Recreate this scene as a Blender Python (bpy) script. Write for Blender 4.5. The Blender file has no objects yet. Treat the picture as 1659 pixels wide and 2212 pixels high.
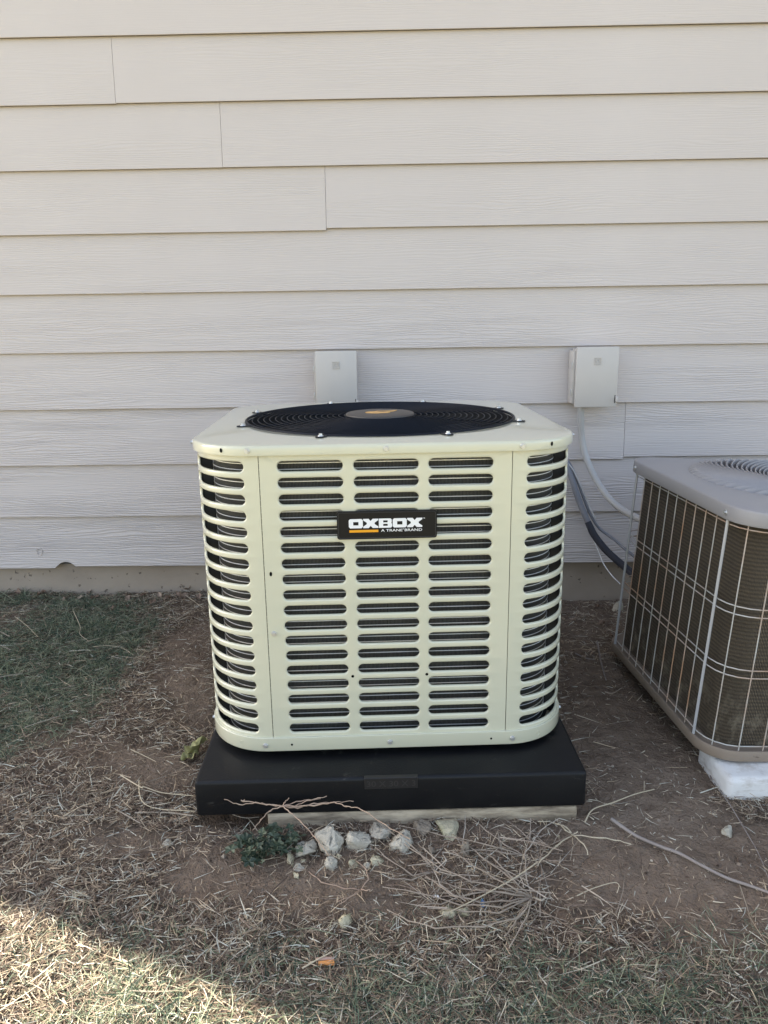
import bpy, bmesh, math, random
import numpy as np
from math import sin, cos, pi, sqrt, tan, atan2, radians, exp
from mathutils import Vector, Matrix, noise
random.seed(7); RNG = np.random.default_rng(11)
S = bpy.context.scene
COL = S.collection

# ------------------------------------------------------------------ camera
CAM = Vector((0.0082, -2.4397, 0.9346))
YAW, PITCH, ROLL, F = 0.0158, -0.246, -0.0146, 1659.8
IW, IH = 1659.0, 2212.0
RC = Matrix.Rotation(YAW, 3, 'Z') @ Matrix.Rotation(pi/2+PITCH, 3, 'X') @ Matrix.Rotation(ROLL, 3, 'Z')
cam = bpy.data.objects.new('camera', bpy.data.cameras.new('camera'))
COL.objects.link(cam); S.camera = cam
cam.matrix_world = Matrix.Translation(CAM) @ RC.to_4x4()
cam.data.sensor_fit = 'VERTICAL'; cam.data.sensor_height = 36.0
cam.data.lens = F/IH*36.0
cam.data.clip_start = 0.02; cam.data.clip_end = 900

# ------------------------------------------------------------------ light
SUN_EL = radians(30.0)
SUN_AZ = (-0.925, 0.38)                       # horizontal direction towards the sun
n_ = sqrt(SUN_AZ[0]**2+SUN_AZ[1]**2); SUN_AZ = (SUN_AZ[0]/n_, SUN_AZ[1]/n_)
W = bpy.data.worlds.new('World'); S.world = W; W.use_nodes = True
nt = W.node_tree; nt.nodes.clear()
sky = nt.nodes.new('ShaderNodeTexSky'); sky.sky_type = 'NISHITA'; sky.sun_disc = False
sky.sun_elevation = SUN_EL; sky.sun_rotation = atan2(SUN_AZ[0], SUN_AZ[1])
sky.air_density = 1.0; sky.dust_density = 2.0; sky.ozone_density = 0.8
hs = nt.nodes.new('ShaderNodeHueSaturation'); hs.inputs['Saturation'].default_value = 0.72
bg = nt.nodes.new('ShaderNodeBackground'); bg.inputs['Strength'].default_value = 0.085
wo = nt.nodes.new('ShaderNodeOutputWorld')
nt.links.new(sky.outputs[0], hs.inputs['Color']); nt.links.new(hs.outputs[0], bg.inputs['Color']); nt.links.new(bg.outputs[0], wo.inputs['Surface'])
sd = bpy.data.lights.new('sun', 'SUN'); sd.energy = 5.0; sd.angle = radians(0.5); sd.color = (1.0, 0.94, 0.80)
so = bpy.data.objects.new('sun', sd); COL.objects.link(so); so.location = (-8, 4, 8)
so.rotation_euler = Vector((SUN_AZ[0]*cos(SUN_EL), SUN_AZ[1]*cos(SUN_EL), sin(SUN_EL))).to_track_quat('Z', 'Y').to_euler()
V = S.view_settings
S.display_settings.display_device = 'sRGB'
V.view_transform = 'Standard'; V.look = 'None'; V.gamma = 1.0; V.use_curve_mapping = False
V.exposure = 2.47

# ------------------------------------------------------------------ helpers
def tag(o, label=None, cat=None, group=None, kind=None):
    if label: o['label'] = label
    if cat: o['category'] = cat
    if group: o['group'] = group
    if kind: o['kind'] = kind
    return o
def empty(name, loc=(0, 0, 0), rot=(0, 0, 0), parent=None):
    o = bpy.data.objects.new(name, None); COL.objects.link(o)
    o.location = loc; o.rotation_euler = rot; o.empty_display_size = 0.05
    if parent: o.parent = parent
    return o
def mesh(name, verts, faces, mat=None, parent=None, smooth=False, loc=None, uv=None, sharp=None):
    me = bpy.data.meshes.new(name); me.from_pydata([tuple(v) for v in verts], [], faces); me.update()
    if mat: me.materials.append(mat)
    if smooth:
        me.shade_smooth()
        if sharp: me.set_sharp_from_angle(angle=radians(sharp))
    if uv is not None:
        l = me.uv_layers.new(name='UVMap'); vi = np.empty(len(me.loops), np.int32); me.loops.foreach_get('vertex_index', vi)
        l.data.foreach_set('uv', np.asarray(uv, np.float32)[vi].ravel())
    o = bpy.data.objects.new(name, me); COL.objects.link(o)
    if parent: o.parent = parent
    if loc is not None: o.location = loc
    return o
def inst(src, name, loc=(0, 0, 0), rot=(0, 0, 0), scale=(1, 1, 1), parent=None):
    o = src.copy(); o.name = name; COL.objects.link(o)
    o.location = loc; o.rotation_euler = rot; o.scale = scale; o.parent = parent
    return o
def bmobj(name, bm, mat=None, parent=None, smooth=False, sharp=35, loc=None):
    me = bpy.data.meshes.new(name); bm.to_mesh(me); bm.free()
    if mat: me.materials.append(mat)
    if smooth: me.shade_smooth(); me.set_sharp_from_angle(angle=radians(sharp))
    o = bpy.data.objects.new(name, me); COL.objects.link(o)
    if parent: o.parent = parent
    if loc is not None: o.location = loc
    return o
def boxbm(x0, x1, y0, y1, z0, z1, bev=0.0, seg=2, bm=None):
    bm2 = bmesh.new()
    bmesh.ops.create_cube(bm2, size=1.0)
    for v in bm2.verts: v.co = Vector(((x0+x1)/2+v.co.x*(x1-x0), (y0+y1)/2+v.co.y*(y1-y0), (z0+z1)/2+v.co.z*(z1-z0)))
    if bev: bmesh.ops.bevel(bm2, geom=bm2.edges[:], offset=bev, segments=seg, profile=0.5, affect='EDGES')
    if bm is None: return bm2
    me = bpy.data.meshes.new('t'); bm2.to_mesh(me); bm2.free(); bm.from_mesh(me); bpy.data.meshes.remove(me); return bm
def catmull(pts, n=8):
    P = [Vector(p) for p in pts]
    if len(P) < 3: return [P[0].lerp(P[1], i/n) for i in range(n+1)]
    P = [P[0]*2-P[1]] + P + [P[-1]*2-P[-2]]; out = []
    for i in range(1, len(P)-2):
        a, b, c, d = P[i-1], P[i], P[i+1], P[i+2]
        for k in range(n):
            t = k/n
            out.append(0.5*((2*b)+(c-a)*t+(2*a-5*b+4*c-d)*t*t+(3*b-a-3*c+d)*t*t*t))
    out.append(P[-2]); return out
def tubedata(pts, rad, seg=8, closed=False, caps=True):
    P = [Vector(p) for p in pts]; n = len(P); V_ = []; Fc = []
    R = rad if hasattr(rad, '__len__') else [rad]*n
    up = None
    for i in range(n):
        t = (P[(i+1) % n]-P[i-1]) if closed else (P[min(i+1, n-1)]-P[max(i-1, 0)])
        t.normalize()
        if up is None:
            up = Vector((0, 0, 1)) if abs(t.z) < 0.9 else Vector((1, 0, 0))
        a = (up-t*up.dot(t)).normalized(); b = t.cross(a); up = a
        for k in range(seg):
            th = 2*pi*k/seg; V_.append(P[i]+(a*cos(th)+b*sin(th))*R[i])
    m = n if closed else n-1
    for i in range(m):
        j = (i+1) % n
        for k in range(seg):
            k2 = (k+1) % seg; Fc.append((i*seg+k, i*seg+k2, j*seg+k2, j*seg+k))
    if caps and not closed:
        Fc.append(tuple(range(seg-1, -1, -1))); Fc.append(tuple((n-1)*seg+k for k in range(seg)))
    return V_, Fc
def tube(name, pts, rad, mat, parent=None, seg=8, closed=False, loc=None):
    v, f = tubedata(pts, rad, seg, closed); return mesh(name, v, f, mat, parent, True, loc, sharp=60)

# ------------------------------------------------------------------ materials
def mk(name, color=(.5, .5, .5), rough=.5, metal=0.0, coat=0.0, spec=0.5):
    m = bpy.data.materials.new(name); m.use_nodes = True
    b = m.node_tree.nodes['Principled BSDF']
    b.inputs['Base Color'].default_value = (*color, 1); b.inputs['Roughness'].default_value = rough
    b.inputs['Metallic'].default_value = metal; b.inputs['Coat Weight'].default_value = coat
    b.inputs['Specular IOR Level'].default_value = spec
    return m, m.node_tree, b
def N(t, typ, **kw):
    n = t.nodes.new('ShaderNode'+typ)
    for k, v in kw.items():
        if k in n.inputs.keys() if isinstance(k, str) else False: n.inputs[k].default_value = v
        else: setattr(n, k, v)
    return n
def coords(t, scale=(1, 1, 1), kind='Object', rot=(0, 0, 0)):
    tc = t.nodes.new('ShaderNodeTexCoord'); mp = t.nodes.new('ShaderNodeMapping')
    mp.inputs['Scale'].default_value = scale; mp.inputs['Rotation'].default_value = rot
    t.links.new(tc.outputs[kind], mp.inputs['Vector']); return mp.outputs[0]
def noise_n(t, vec, scale, detail=4, rough=.55, dist=0.0):
    n = t.nodes.new('ShaderNodeTexNoise'); n.inputs['Scale'].default_value = scale
    n.inputs['Detail'].default_value = detail; n.inputs['Roughness'].default_value = rough; n.inputs['Distortion'].default_value = dist
    t.links.new(vec, n.inputs['Vector']); return n.outputs['Fac']
def ramp(t, fac, stops):
    r = t.nodes.new('ShaderNodeValToRGB'); e = r.color_ramp.elements
    while len(e) > 1: e.remove(e[-1])
    for i, (p, c) in enumerate(stops):
        el = e[0] if i == 0 else e.new(p); el.position = p
        el.color = (*c, 1) if hasattr(c, '__len__') else (c, c, c, 1)
    t.links.new(fac, r.inputs['Fac']); return r.outputs['Color']
def mix(t, fac, a, b, mode='MIX'):
    m = t.nodes.new('ShaderNodeMix'); m.data_type = 'RGBA'; m.blend_type = mode
    for s, v in ((0, fac), (6, a), (7, b)):
        if hasattr(v, 'is_output'): t.links.new(v, m.inputs[s])
        elif hasattr(v, '__len__'): m.inputs[s].default_value = (*v, 1)
        else: m.inputs[s].default_value = v
    return m.outputs[2]
def math_n(t, op, a, b=0.0, clamp=False):
    m = t.nodes.new('ShaderNodeMath'); m.operation = op; m.use_clamp = clamp
    for i, v in enumerate((a, b)):
        if hasattr(v, 'is_output'): t.links.new(v, m.inputs[i])
        else: m.inputs[i].default_value = v
    return m.outputs[0]
def bump(t, b, h, strength=.3, dist=.002, prev=None):
    n = t.nodes.new('ShaderNodeBump'); n.inputs['Strength'].default_value = strength; n.inputs['Distance'].default_value = dist
    t.links.new(h, n.inputs['Height'])
    if prev: t.links.new(prev, n.inputs['Normal'])
    t.links.new(n.outputs[0], b.inputs['Normal']); return n.outputs[0]
M = {}
# painted fibre-cement siding with pressed cedar grain
m, t, b = mk('siding_paint', (.6, .58, .56), .62, spec=.35); M['siding'] = m
oi = t.nodes.new('ShaderNodeObjectInfo'); tc = t.nodes.new('ShaderNodeTexCoord')
off = t.nodes.new('ShaderNodeVectorMath'); off.operation = 'ADD'
vs = t.nodes.new('ShaderNodeVectorMath'); vs.operation = 'SCALE'; vs.inputs['Scale'].default_value = 7.0
cmb = t.nodes.new('ShaderNodeCombineXYZ'); t.links.new(oi.outputs['Random'], cmb.inputs[0]); t.links.new(oi.outputs['Random'], cmb.inputs[2])
t.links.new(cmb.outputs[0], vs.inputs[0]); t.links.new(tc.outputs['Object'], off.inputs[0]); t.links.new(vs.outputs[0], off.inputs[1])
mp = t.nodes.new('ShaderNodeMapping'); mp.inputs['Scale'].default_value = (1.6, 1, 13); t.links.new(off.outputs[0], mp.inputs['Vector'])
warp = noise_n(t, mp.outputs[0], 1.1, 3, .55)
sx = t.nodes.new('ShaderNodeSeparateXYZ'); t.links.new(off.outputs[0], sx.inputs[0])
ph = math_n(t, 'ADD', math_n(t, 'MULTIPLY', sx.outputs[2], 980.0), math_n(t, 'MULTIPLY', warp, 60.0))
grain = math_n(t, 'SINE', ph)
mp2 = t.nodes.new('ShaderNodeMapping'); mp2.inputs['Scale'].default_value = (6, 1, 260); t.links.new(off.outputs[0], mp2.inputs['Vector'])
fine = noise_n(t, mp2.outputs[0], 1.0, 4, .6, .3)
mp3 = t.nodes.new('ShaderNodeMapping'); mp3.inputs['Scale'].default_value = (1.1, 1, 9); t.links.new(off.outputs[0], mp3.inputs['Vector'])
amp = ramp(t, noise_n(t, mp3.outputs[0], 1.0, 2), [(.38, .25), (.62, 1.0)])
hh = math_n(t, 'MULTIPLY', math_n(t, 'ADD', math_n(t, 'MULTIPLY', grain, .5), math_n(t, 'MULTIPLY', fine, 1.1)), amp)
gp_ = t.nodes.new('ShaderNodeNewGeometry'); gs_ = t.nodes.new('ShaderNodeSeparateXYZ'); t.links.new(gp_.outputs['Position'], gs_.inputs[0])
worn = ramp(t, math_n(t, 'MULTIPLY', gs_.outputs[2], .5), [(.1, 1.0), (.55, .35), (.8, .22)])
bump(t, b, math_n(t, 'MULTIPLY', hh, worn), 1.0, .0016)
blot = noise_n(t, coords(t, (1, 1, 1)), 2.4, 5)
spk = ramp(t, noise_n(t, coords(t, (1, 1, 1)), 75, 3), [(.72, 0.0), (.80, 1.0)])
c1 = mix(t, blot, (.545, .492, .465), (.61, .555, .528))
c1 = mix(t, math_n(t, 'MULTIPLY', spk, .12), c1, (.30, .27, .24))
t.links.new(c1, b.inputs['Base Color'])
m, t, b = mk('siding_gap', (.10, .095, .09), .9); M['core'] = m
m, t, b = mk('lap_shade_edge', (.17, .145, .115), .9); M['edge'] = m  # lap shadow and grime painted dark on the boards' bottom faces
m, t, b = mk('caulk', (.50, .48, .46), .6); M['caulk'] = m
m, t, b = mk('roof_shingle', (.12, .11, .10), .9); M['roof'] = m
# foundation concrete
m, t, b = mk('foundation_concrete', (.33, .30, .27), .85); M['found'] = m
v = coords(t); a = noise_n(t, v, 6, 6); pits = noise_n(t, v, 55, 2)
c = mix(t, a, (.29, .232, .18), (.45, .38, .31)); pit = ramp(t, pits, [(.27, 1.0), (.33, 0.0)])
t.links.new(mix(t, math_n(t, 'MULTIPLY', pit, .75), c, (.09, .07, .055)), b.inputs['Base Color'])
bump(t, b, math_n(t, 'SUBTRACT', noise_n(t, v, 30, 5), pit), .5, .004)
# slab under the pad
m, t, b = mk('old_concrete', (.4, .36, .3), .9); M['slab'] = m
v = coords(t, (3, 6, 16)); a = noise_n(t, v, 3, 6, .65); a2 = noise_n(t, coords(t), 40, 5)
t.links.new(mix(t, math_n(t, 'MULTIPLY', a2, .4), mix(t, ramp(t, a, [(.40, 0.0), (.60, 1.0)]), (.15, .115, .08), (.52, .43, .31)), (.40, .33, .24)), b.inputs['Base Color'])
bump(t, b, math_n(t, 'ADD', a, a2), .6, .004)
# cream enamel
m, t, b = mk('cream_enamel', (.55, .575, .42), .32, coat=1.0); M['cream'] = m
b.inputs['Coat Roughness'].default_value = .06
v = coords(t, (1, 1, .25)); a = noise_n(t, v, 7, 3); orange = noise_n(t, coords(t), 420, 2)
t.links.new(mix(t, a, (.60, .585, .44), (.64, .625, .48)), b.inputs['Base Color'])
bump(t, b, noise_n(t, coords(t), 5, 1), .10, .02)
m, t, b = mk('dark_hole', (.006, .006, .006), .9, spec=.1); M['hole'] = m
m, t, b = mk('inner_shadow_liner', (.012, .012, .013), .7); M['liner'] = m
# coil fins
m, t, b = mk('coil_fins', (.05, .05, .048), .5, metal=.3); M['fins'] = m
v = coords(t, (1, 1, 1), 'UV'); mpx = t.nodes.new('ShaderNodeMapping'); mpx.inputs['Scale'].default_value = (1, .06, 1); t.links.new(v, mpx.inputs['Vector'])
w = t.nodes.new('ShaderNodeTexWave'); w.bands_direction = 'X'; w.inputs['Scale'].default_value = 118; w.inputs['Distortion'].default_value = 1.2; w.inputs['Detail'].default_value = 2; t.links.new(mpx.outputs[0], w.inputs['Vector'])
dn = noise_n(t, v, 9, 5)
t.links.new(mix(t, w.outputs['Fac'], (.012, .012, .011), mix(t, dn, (.085, .083, .072), (.16, .155, .135))), b.inputs['Base Color'])
bump(t, b, w.outputs['Fac'], .8, .002)
m, t, b = mk('coil_tube_metal', (.88, .88, .86), .3, metal=.35); M['tube'] = m
m, t, b = mk('bright_screw', (.62, .62, .61), .4, metal=.8); M['screw'] = m
m, t, b = mk('black_wire', (.008, .010, .016), .5, spec=.2); M['bwire'] = m
m, t, b = mk('black_cap', (.03, .03, .032), .42); m_hub, t_h, b_h = mk('hub_plastic', (.075, .064, .056), .5, spec=.45); M['hubc'] = m_hub; M['bcap'] = bpy.data.materials['black_cap']
m, t, b = mk('badge_black', (.008, .008, .009), .38, spec=.25); M['badge'] = m
m, t, b = mk('print_white', (.85, .85, .85), .35); M['white'] = m
m, t, b = mk('print_orange', (.85, .36, .01), .35); M['orange'] = m
m, t, b = mk('print_gold', (.75, .42, .13), .45); M['gold'] = m
# plastic pad
m, t, b = mk('black_plastic', (.014, .0145, .017), .42, spec=.5); M['pad'] = m
v = coords(t); g = noise_n(t, v, 320, 3, .6)
scr = ramp(t, noise_n(t, coords(t, (1, 1, 3.5)), 16, 7, .75), [(.61, 0.0), (.72, 1.0)])
dust = ramp(t, noise_n(t, v, 5, 5), [(.4, 0.0), (.75, 1.0)])
c = mix(t, math_n(t, 'MULTIPLY', dust, .25), (.0045, .005, .0065), (.014, .012, .0105))
c = mix(t, math_n(t, 'MULTIPLY', scr, .45), c, (.10, .092, .082))
b.inputs['Specular IOR Level'].default_value = .32
t.links.new(c, b.inputs['Base Color']); t.links.new(ramp(t, dust, [(0, .42), (1, .6)]), b.inputs['Roughness'])
bump(t, b, g, .28, .0012)
m, t, b = mk('black_plastic_smooth', (.02, .0185, .018), .38); M['plaque'] = m
m, t, b = mk('relief_highlight', (.045, .042, .04), .3); M['relief'] = m  # lighter colour on flat letters stands in for light on the moulding
# grey box paint
m, t, b = mk('grey_box_paint', (.5, .49, .47), .45, coat=.1); M['box'] = m
v = coords(t); t.links.new(mix(t, noise_n(t, v, 9, 5), (.49, .455, .42), (.56, .525, .49)), b.inputs['Base Color']); bump(t, b, noise_n(t, v, 260, 2), .12, .0008)
m, t, b = mk('conduit_paint', (.44, .43, .42), .5); M['conduit'] = m
m, t, b = mk('foam_dark', (.03, .032, .045), .7); M['foam'] = m
m, t, b = mk('foam_grey', (.20, .205, .23), .7); M['foamg'] = m
# old unit
m, t, b = mk('old_grey_cap', (.36, .35, .36), .5); M['cap2'] = m
v = coords(t); t.links.new(mix(t, noise_n(t, v, 5, 5), (.27, .262, .275), (.35, .33, .32)), b.inputs['Base Color']); bump(t, b, noise_n(t, v, 300, 2), .1, .0006)
m, t, b = mk('old_pan', (.23, .19, .16), .6); M['pan2'] = m
v = coords(t); c = mix(t, noise_n(t, v, 9, 6), (.21, .155, .115), (.34, .28, .22)); sp = ramp(t, noise_n(t, v, 60, 3), [(.68, 0.0), (.75, 1.0)])
t.links.new(mix(t, math_n(t, 'MULTIPLY', sp, .6), c, (.07, .04, .025)), b.inputs['Base Color'])
m, t, b = mk('cage_wire', (.5, .44, .38), .5); M['wire'] = m
v = coords(t); t.links.new(mix(t, ramp(t, noise_n(t, v, 7, 4), [(.45, 0.0), (.65, 1.0)]), (.50, .48, .44), (.47, .28, .17)), b.inputs['Base Color'])
m, t, b = mk('galvanised_rod', (.48, .48, .49), .5, metal=.3); M['galv'] = m
m, t, b = mk('dirty_fins', (.04, .035, .028), .7); M['fins2'] = m
v = coords(t, (1, 1, 1), 'UV')
w = t.nodes.new('ShaderNodeTexWave'); w.bands_direction = 'Y'; w.inputs['Scale'].default_value = 38; w.inputs['Distortion'].default_value = 1.0; t.links.new(v, w.inputs['Vector'])
w2 = t.nodes.new('ShaderNodeTexWave'); w2.bands_direction = 'X'; w2.inputs['Scale'].default_value = 92; w2.inputs['Distortion'].default_value = 2.5; w2.inputs['Detail'].default_value = 2; t.links.new(v, w2.inputs['Vector'])
st = math_n(t, 'MULTIPLY', math_n(t, 'ADD', math_n(t, 'MULTIPLY', w.outputs['Fac'], .5), .5), w2.outputs['Fac'])
dirt = noise_n(t, v, 7, 6, .65)
c = mix(t, st, (.010, .008, .006), mix(t, dirt, (.145, .102, .062), (.31, .24, .155)))
uvs = t.nodes.new('ShaderNodeSeparateXYZ'); t.links.new(v, uvs.inputs[0])
low = math_n(t, 'MULTIPLY', math_n(t, 'SUBTRACT', .17, uvs.outputs[1]), 7.0, True)
fuzz = math_n(t, 'MULTIPLY', low, ramp(t, noise_n(t, v, 26, 6, .7), [(.5, 0.0), (.66, 1.0)]))
t.links.new(mix(t, math_n(t, 'MULTIPLY', fuzz, .7), c, (.33, .28, .20)), b.inputs['Base Color'])
bump(t, b, st, .9, .003)
m, t, b = mk('white_pad', (.7, .69, .66), .75); M['pad2'] = m
v = coords(t); st = ramp(t, noise_n(t, coords(t, (5, 5, 22)), 3, 7, .7), [(.50, 0.0), (.70, 1.0)])
c = mix(t, noise_n(t, v, 16, 4), (.62, .60, .57), (.80, .79, .77)); c = mix(t, math_n(t, 'MULTIPLY', st, .6), c, (.27, .20, .13))
t.links.new(c, b.inputs['Base Color']); bump(t, b, noise_n(t, v, 50, 5), .5, .004)
# dirt
m, t, b = mk('bare_soil', (.12, .09, .07), .95, spec=.15); M['soil'] = m
v = coords(t); a = noise_n(t, v, 2.3, 6); a2 = noise_n(t, v, 22, 6, .65); a3 = noise_n(t, v, 130, 4, .6)
c = mix(t, a, (.185, .126, .088), (.31, .247, .190)); c = mix(t, ramp(t, a2, [(.3, 0.0), (.7, 1.0)]), mix(t, .45, c, (.055, .036, .026)), c)
peb = ramp(t, noise_n(t, v, 95, 1), [(.74, 0.0), (.78, 1.0)])
c = mix(t, math_n(t, 'MULTIPLY', peb, .55), c, (.36, .31, .25)); pos = t.nodes.new('ShaderNodeNewGeometry'); ln = t.nodes.new('ShaderNodeVectorMath'); ln.operation = 'LENGTH'; t.links.new(pos.outputs['Position'], ln.inputs[0])
lit = t.nodes.new('ShaderNodeAttribute'); lit.attribute_name = 'thatch_shade'  # darkens soil under litter: painted shade between blades plus organic thatch
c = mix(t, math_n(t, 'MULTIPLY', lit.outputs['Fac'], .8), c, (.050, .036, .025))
far = ramp(t, math_n(t, 'MULTIPLY', ln.outputs['Value'], .1), [(.24, 0.0), (.40, 1.0)])
c = mix(t, far, c, mix(t, noise_n(t, v, 3, 5), (.27, .235, .125), (.38, .33, .20)))
t.links.new(c, b.inputs['Base Color'])
cr = t.nodes.new('ShaderNodeTexVoronoi'); cr.feature = 'DISTANCE_TO_EDGE'; cr.inputs['Scale'].default_value = 12
wv = t.nodes.new('ShaderNodeVectorMath'); wv.operation = 'ADD'; nz = t.nodes.new('ShaderNodeTexNoise'); nz.inputs['Scale'].default_value = 14; nz.inputs['Detail'].default_value = 4
sc_ = t.nodes.new('ShaderNodeVectorMath'); sc_.operation = 'SCALE'; sc_.inputs['Scale'].default_value = .16
t.links.new(v, nz.inputs['Vector']); t.links.new(nz.outputs['Color'], sc_.inputs[0]); t.links.new(sc_.outputs[0], wv.inputs[0]); t.links.new(v, wv.inputs[1]); t.links.new(wv.outputs[0], cr.inputs['Vector'])
crk = ramp(t, cr.outputs['Distance'], [(0, 0.0), (.035, 1.0)])
h = math_n(t, 'ADD', math_n(t, 'ADD', math_n(t, 'MULTIPLY', a2, 1.0), math_n(t, 'MULTIPLY', a3, .35)), math_n(t, 'MULTIPLY', crk, .10))
bump(t, b, h, 1.0, .020)
def island(name, cols, rough=.7, trans=0.0):
    m, t, b = mk(name, cols[0], rough, spec=.25)
    g = t.nodes.new('ShaderNodeNewGeometry')
    stops = [(i/(len(cols)-1)*.98, c) for i, c in enumerate(cols)]
    col = ramp(t, g.outputs['Random Per Island'], stops)
    if trans:
        out = t.nodes['Material Output']; tr = t.nodes.new('ShaderNodeBsdfTranslucent'); mx = t.nodes.new('ShaderNodeMixShader'); mx.inputs[0].default_value = trans
        t.links.new(col, tr.inputs['Color']); t.links.new(b.outputs[0], mx.inputs[1]); t.links.new(tr.outputs[0], mx.inputs[2]); t.links.new(mx.outputs[0], out.inputs['Surface'])
    t.links.new(col, b.inputs['Base Color']); return m
M['straw'] = island('dead_straw', [(0.08, 0.056, 0.043), (0.136, 0.096, 0.072), (0.208, 0.152, 0.112), (0.32, 0.24, 0.168), (0.544, 0.432, 0.304), (0.62, 0.62, 0.528), (0.62, 0.496, 0.336), (0.128, 0.088, 0.067), (0.272, 0.2, 0.152), (0.176, 0.128, 0.096)], .7, .12)
M['grass'] = island('green_grass', [(0.035, 0.065, 0.05), (0.05, 0.09, 0.065), (0.11, 0.16, 0.105), (0.2, 0.24, 0.14), (0.42, 0.42, 0.28), (0.08, 0.13, 0.09), (0.34, 0.34, 0.24), (0.15, 0.2, 0.13)], .5, .3)
M['crumb'] = island('soil_crumb', [(.06, .04, .027), (.13, .09, .065), (.20, .15, .11), (.27, .21, .16), (.12, .08, .055), (.42, .37, .30)], .95)
M['stem'] = island('dry_stem', [(.20, .15, .11), (.40, .34, .27), (.28, .21, .155), (.48, .43, .36)], .6)
M['stempale'] = island('pale_stem', [(.48, .40, .28), (.52, .45, .33)], .6)
m, t, b = mk('reddish_twig', (.36, .23, .16), .65); M['twig'] = m
v = coords(t); t.links.new(mix(t, noise_n(t, v, 25, 3), (.30, .17, .115), (.48, .38, .28)), b.inputs['Base Color'])
m, t, b = mk('bark_stick', (.24, .19, .16), .7); M['stick'] = m
v = coords(t); t.links.new(mix(t, noise_n(t, v, 14, 5), (.13, .09, .07), (.42, .38, .35)), b.inputs['Base Color'])
def rockmat(name, c0, c1, c2, s=.5):
    m, t, b = mk(name, c0, .9, spec=.2); v = coords(t)
    a = noise_n(t, v, 28, 6, .7); a2 = noise_n(t, v, 160, 3)
    c = mix(t, a, c0, c1); c = mix(t, math_n(t, 'MULTIPLY', ramp(t, noise_n(t, v, 14, 4), [(.48, 0.0), (.62, 1.0)]), s), c, c2)
    t.links.new(c, b.inputs['Base Color']); bump(t, b, math_n(t, 'ADD', a, a2), .9, .004); return m
M['rockg'] = rockmat('grey_rubble', (.27, .235, .18), (.76, .70, .58), (.24, .19, .12))
M['rocky'] = rockmat('mossy_rubble', (.32, .28, .18), (.78, .70, .50), (.22, .22, .09))
M['rockb'] = rockmat('brown_rubble', (.20, .16, .12), (.40, .34, .26), (.15, .11, .07))
m, t, b = mk('leaf_green', (.05, .085, .045), .55); M['leaf'] = m
oi = t.nodes.new('ShaderNodeObjectInfo'); t.links.new(ramp(t, oi.outputs['Random'], [(0, (.022, .036, .020)), (.6, (.045, .068, .036)), (1, (.10, .12, .075))]), b.inputs['Base Color'])
m, t, b = mk('leaf_wilted', (.26, .25, .10), .6); M['wilt'] = m
v = coords(t); t.links.new(mix(t, noise_n(t, v, 40, 4), (.17, .19, .07), (.46, .42, .20)), b.inputs['Base Color'])
m, t, b = mk('leaf_dry', (.24, .16, .11), .7); M['dry'] = m
oi = t.nodes.new('ShaderNodeObjectInfo'); t.links.new(ramp(t, oi.outputs['Random'], [(0, (.13, .08, .05)), (.6, (.25, .17, .12)), (1, (.42, .33, .25))]), b.inputs['Base Color'])
m, t, b = mk('butt_orange', (.72, .30, .09), .8); M['butt'] = m
m, t, b = mk('butt_paper', (.45, .30, .24), .8); M['paper'] = m
m, t, b = mk('blue_scrap', (.18, .30, .50), .4); M['blue'] = m

# ------------------------------------------------------------------ ground
def gbase(x, y):
    y = np.asarray(y, float); x = np.asarray(x, float)
    yy = np.clip(y, -1.7, 0.3)
    z = .05+.07*yy-.045*np.clip((x-.25)/.35, 0, 1)*np.clip(1+yy/.8, 0, 1)
    z = z-.03*np.clip((-1.7-y)/3, 0, 1)
    return z
FX = np.arange(-1.7, 1.5001, .008); FY = np.arange(-2.0, .1001, .008)
ext = [2*.02*1.28**i for i in range(1, 32)]; ext = np.cumsum(ext); ext = ext[ext < 230]
XS = np.concatenate([FX[0]-ext[::-1], FX, FX[-1]+ext]); YS = np.concatenate([FY[0]-ext[::-1], FY, FY[-1]+ext])
GX, GY = np.meshgrid(XS, YS)
def vnoise(X, Y, s, seed):
    x = X*s; y = Y*s; xi = np.floor(x).astype(int); yi = np.floor(y).astype(int); fx = x-xi; fy = y-yi
    fx = fx*fx*(3-2*fx); fy = fy*fy*(3-2*fy)
    def hsh(a, b_): 
        q = (a*374761393+b_*668265263+seed*982451653) & 0x7fffffff; q = (q ^ (q >> 13))*1274126177 & 0x7fffffff
        return ((q ^ (q >> 16)) & 0xffff)/65535.0
    return (hsh(xi, yi)*(1-fx)+hsh(xi+1, yi)*fx)*(1-fy)+(hsh(xi, yi+1)*(1-fx)+hsh(xi+1, yi+1)*fx)*fy
def fbm(X, Y, s, seed, o=4):
    r = 0; a = .5
    for i in range(o): r = r+a*vnoise(X, Y, s*2**i, seed+i); a *= .5
    return r-.47
def hfull(X, Y):
    return gbase(X, Y)+.030*fbm(X, Y, 3.0, 3, 3)+.018*fbm(X, Y, 13, 9, 4)+.007*fbm(X, Y, 48, 19, 2)
GZ = hfull(GX, GY)
nx, ny = len(XS), len(YS)
gv = np.stack([GX.ravel(), GY.ravel(), GZ.ravel()], 1)
idx = np.arange(nx*ny).reshape(ny, nx)
gf = np.stack([idx[:-1, :-1].ravel(), idx[:-1, 1:].ravel(), idx[1:, 1:].ravel(), idx[1:, :-1].ravel()], 1)
me = bpy.data.meshes.new('ground'); me.from_pydata(gv.tolist(), [], gf.tolist()); me.materials.append(M['soil']); me.shade_smooth()
ground = bpy.data.objects.new('ground', me); COL.objects.link(ground); ground['kind'] = 'structure'
def gz(x, y): return float(hfull(np.array([x]), np.array([y]))[0])
def ray(u, v):
    return RC @ Vector(((u-IW/2)/F, -(v-IH/2)/F, -1))
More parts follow.
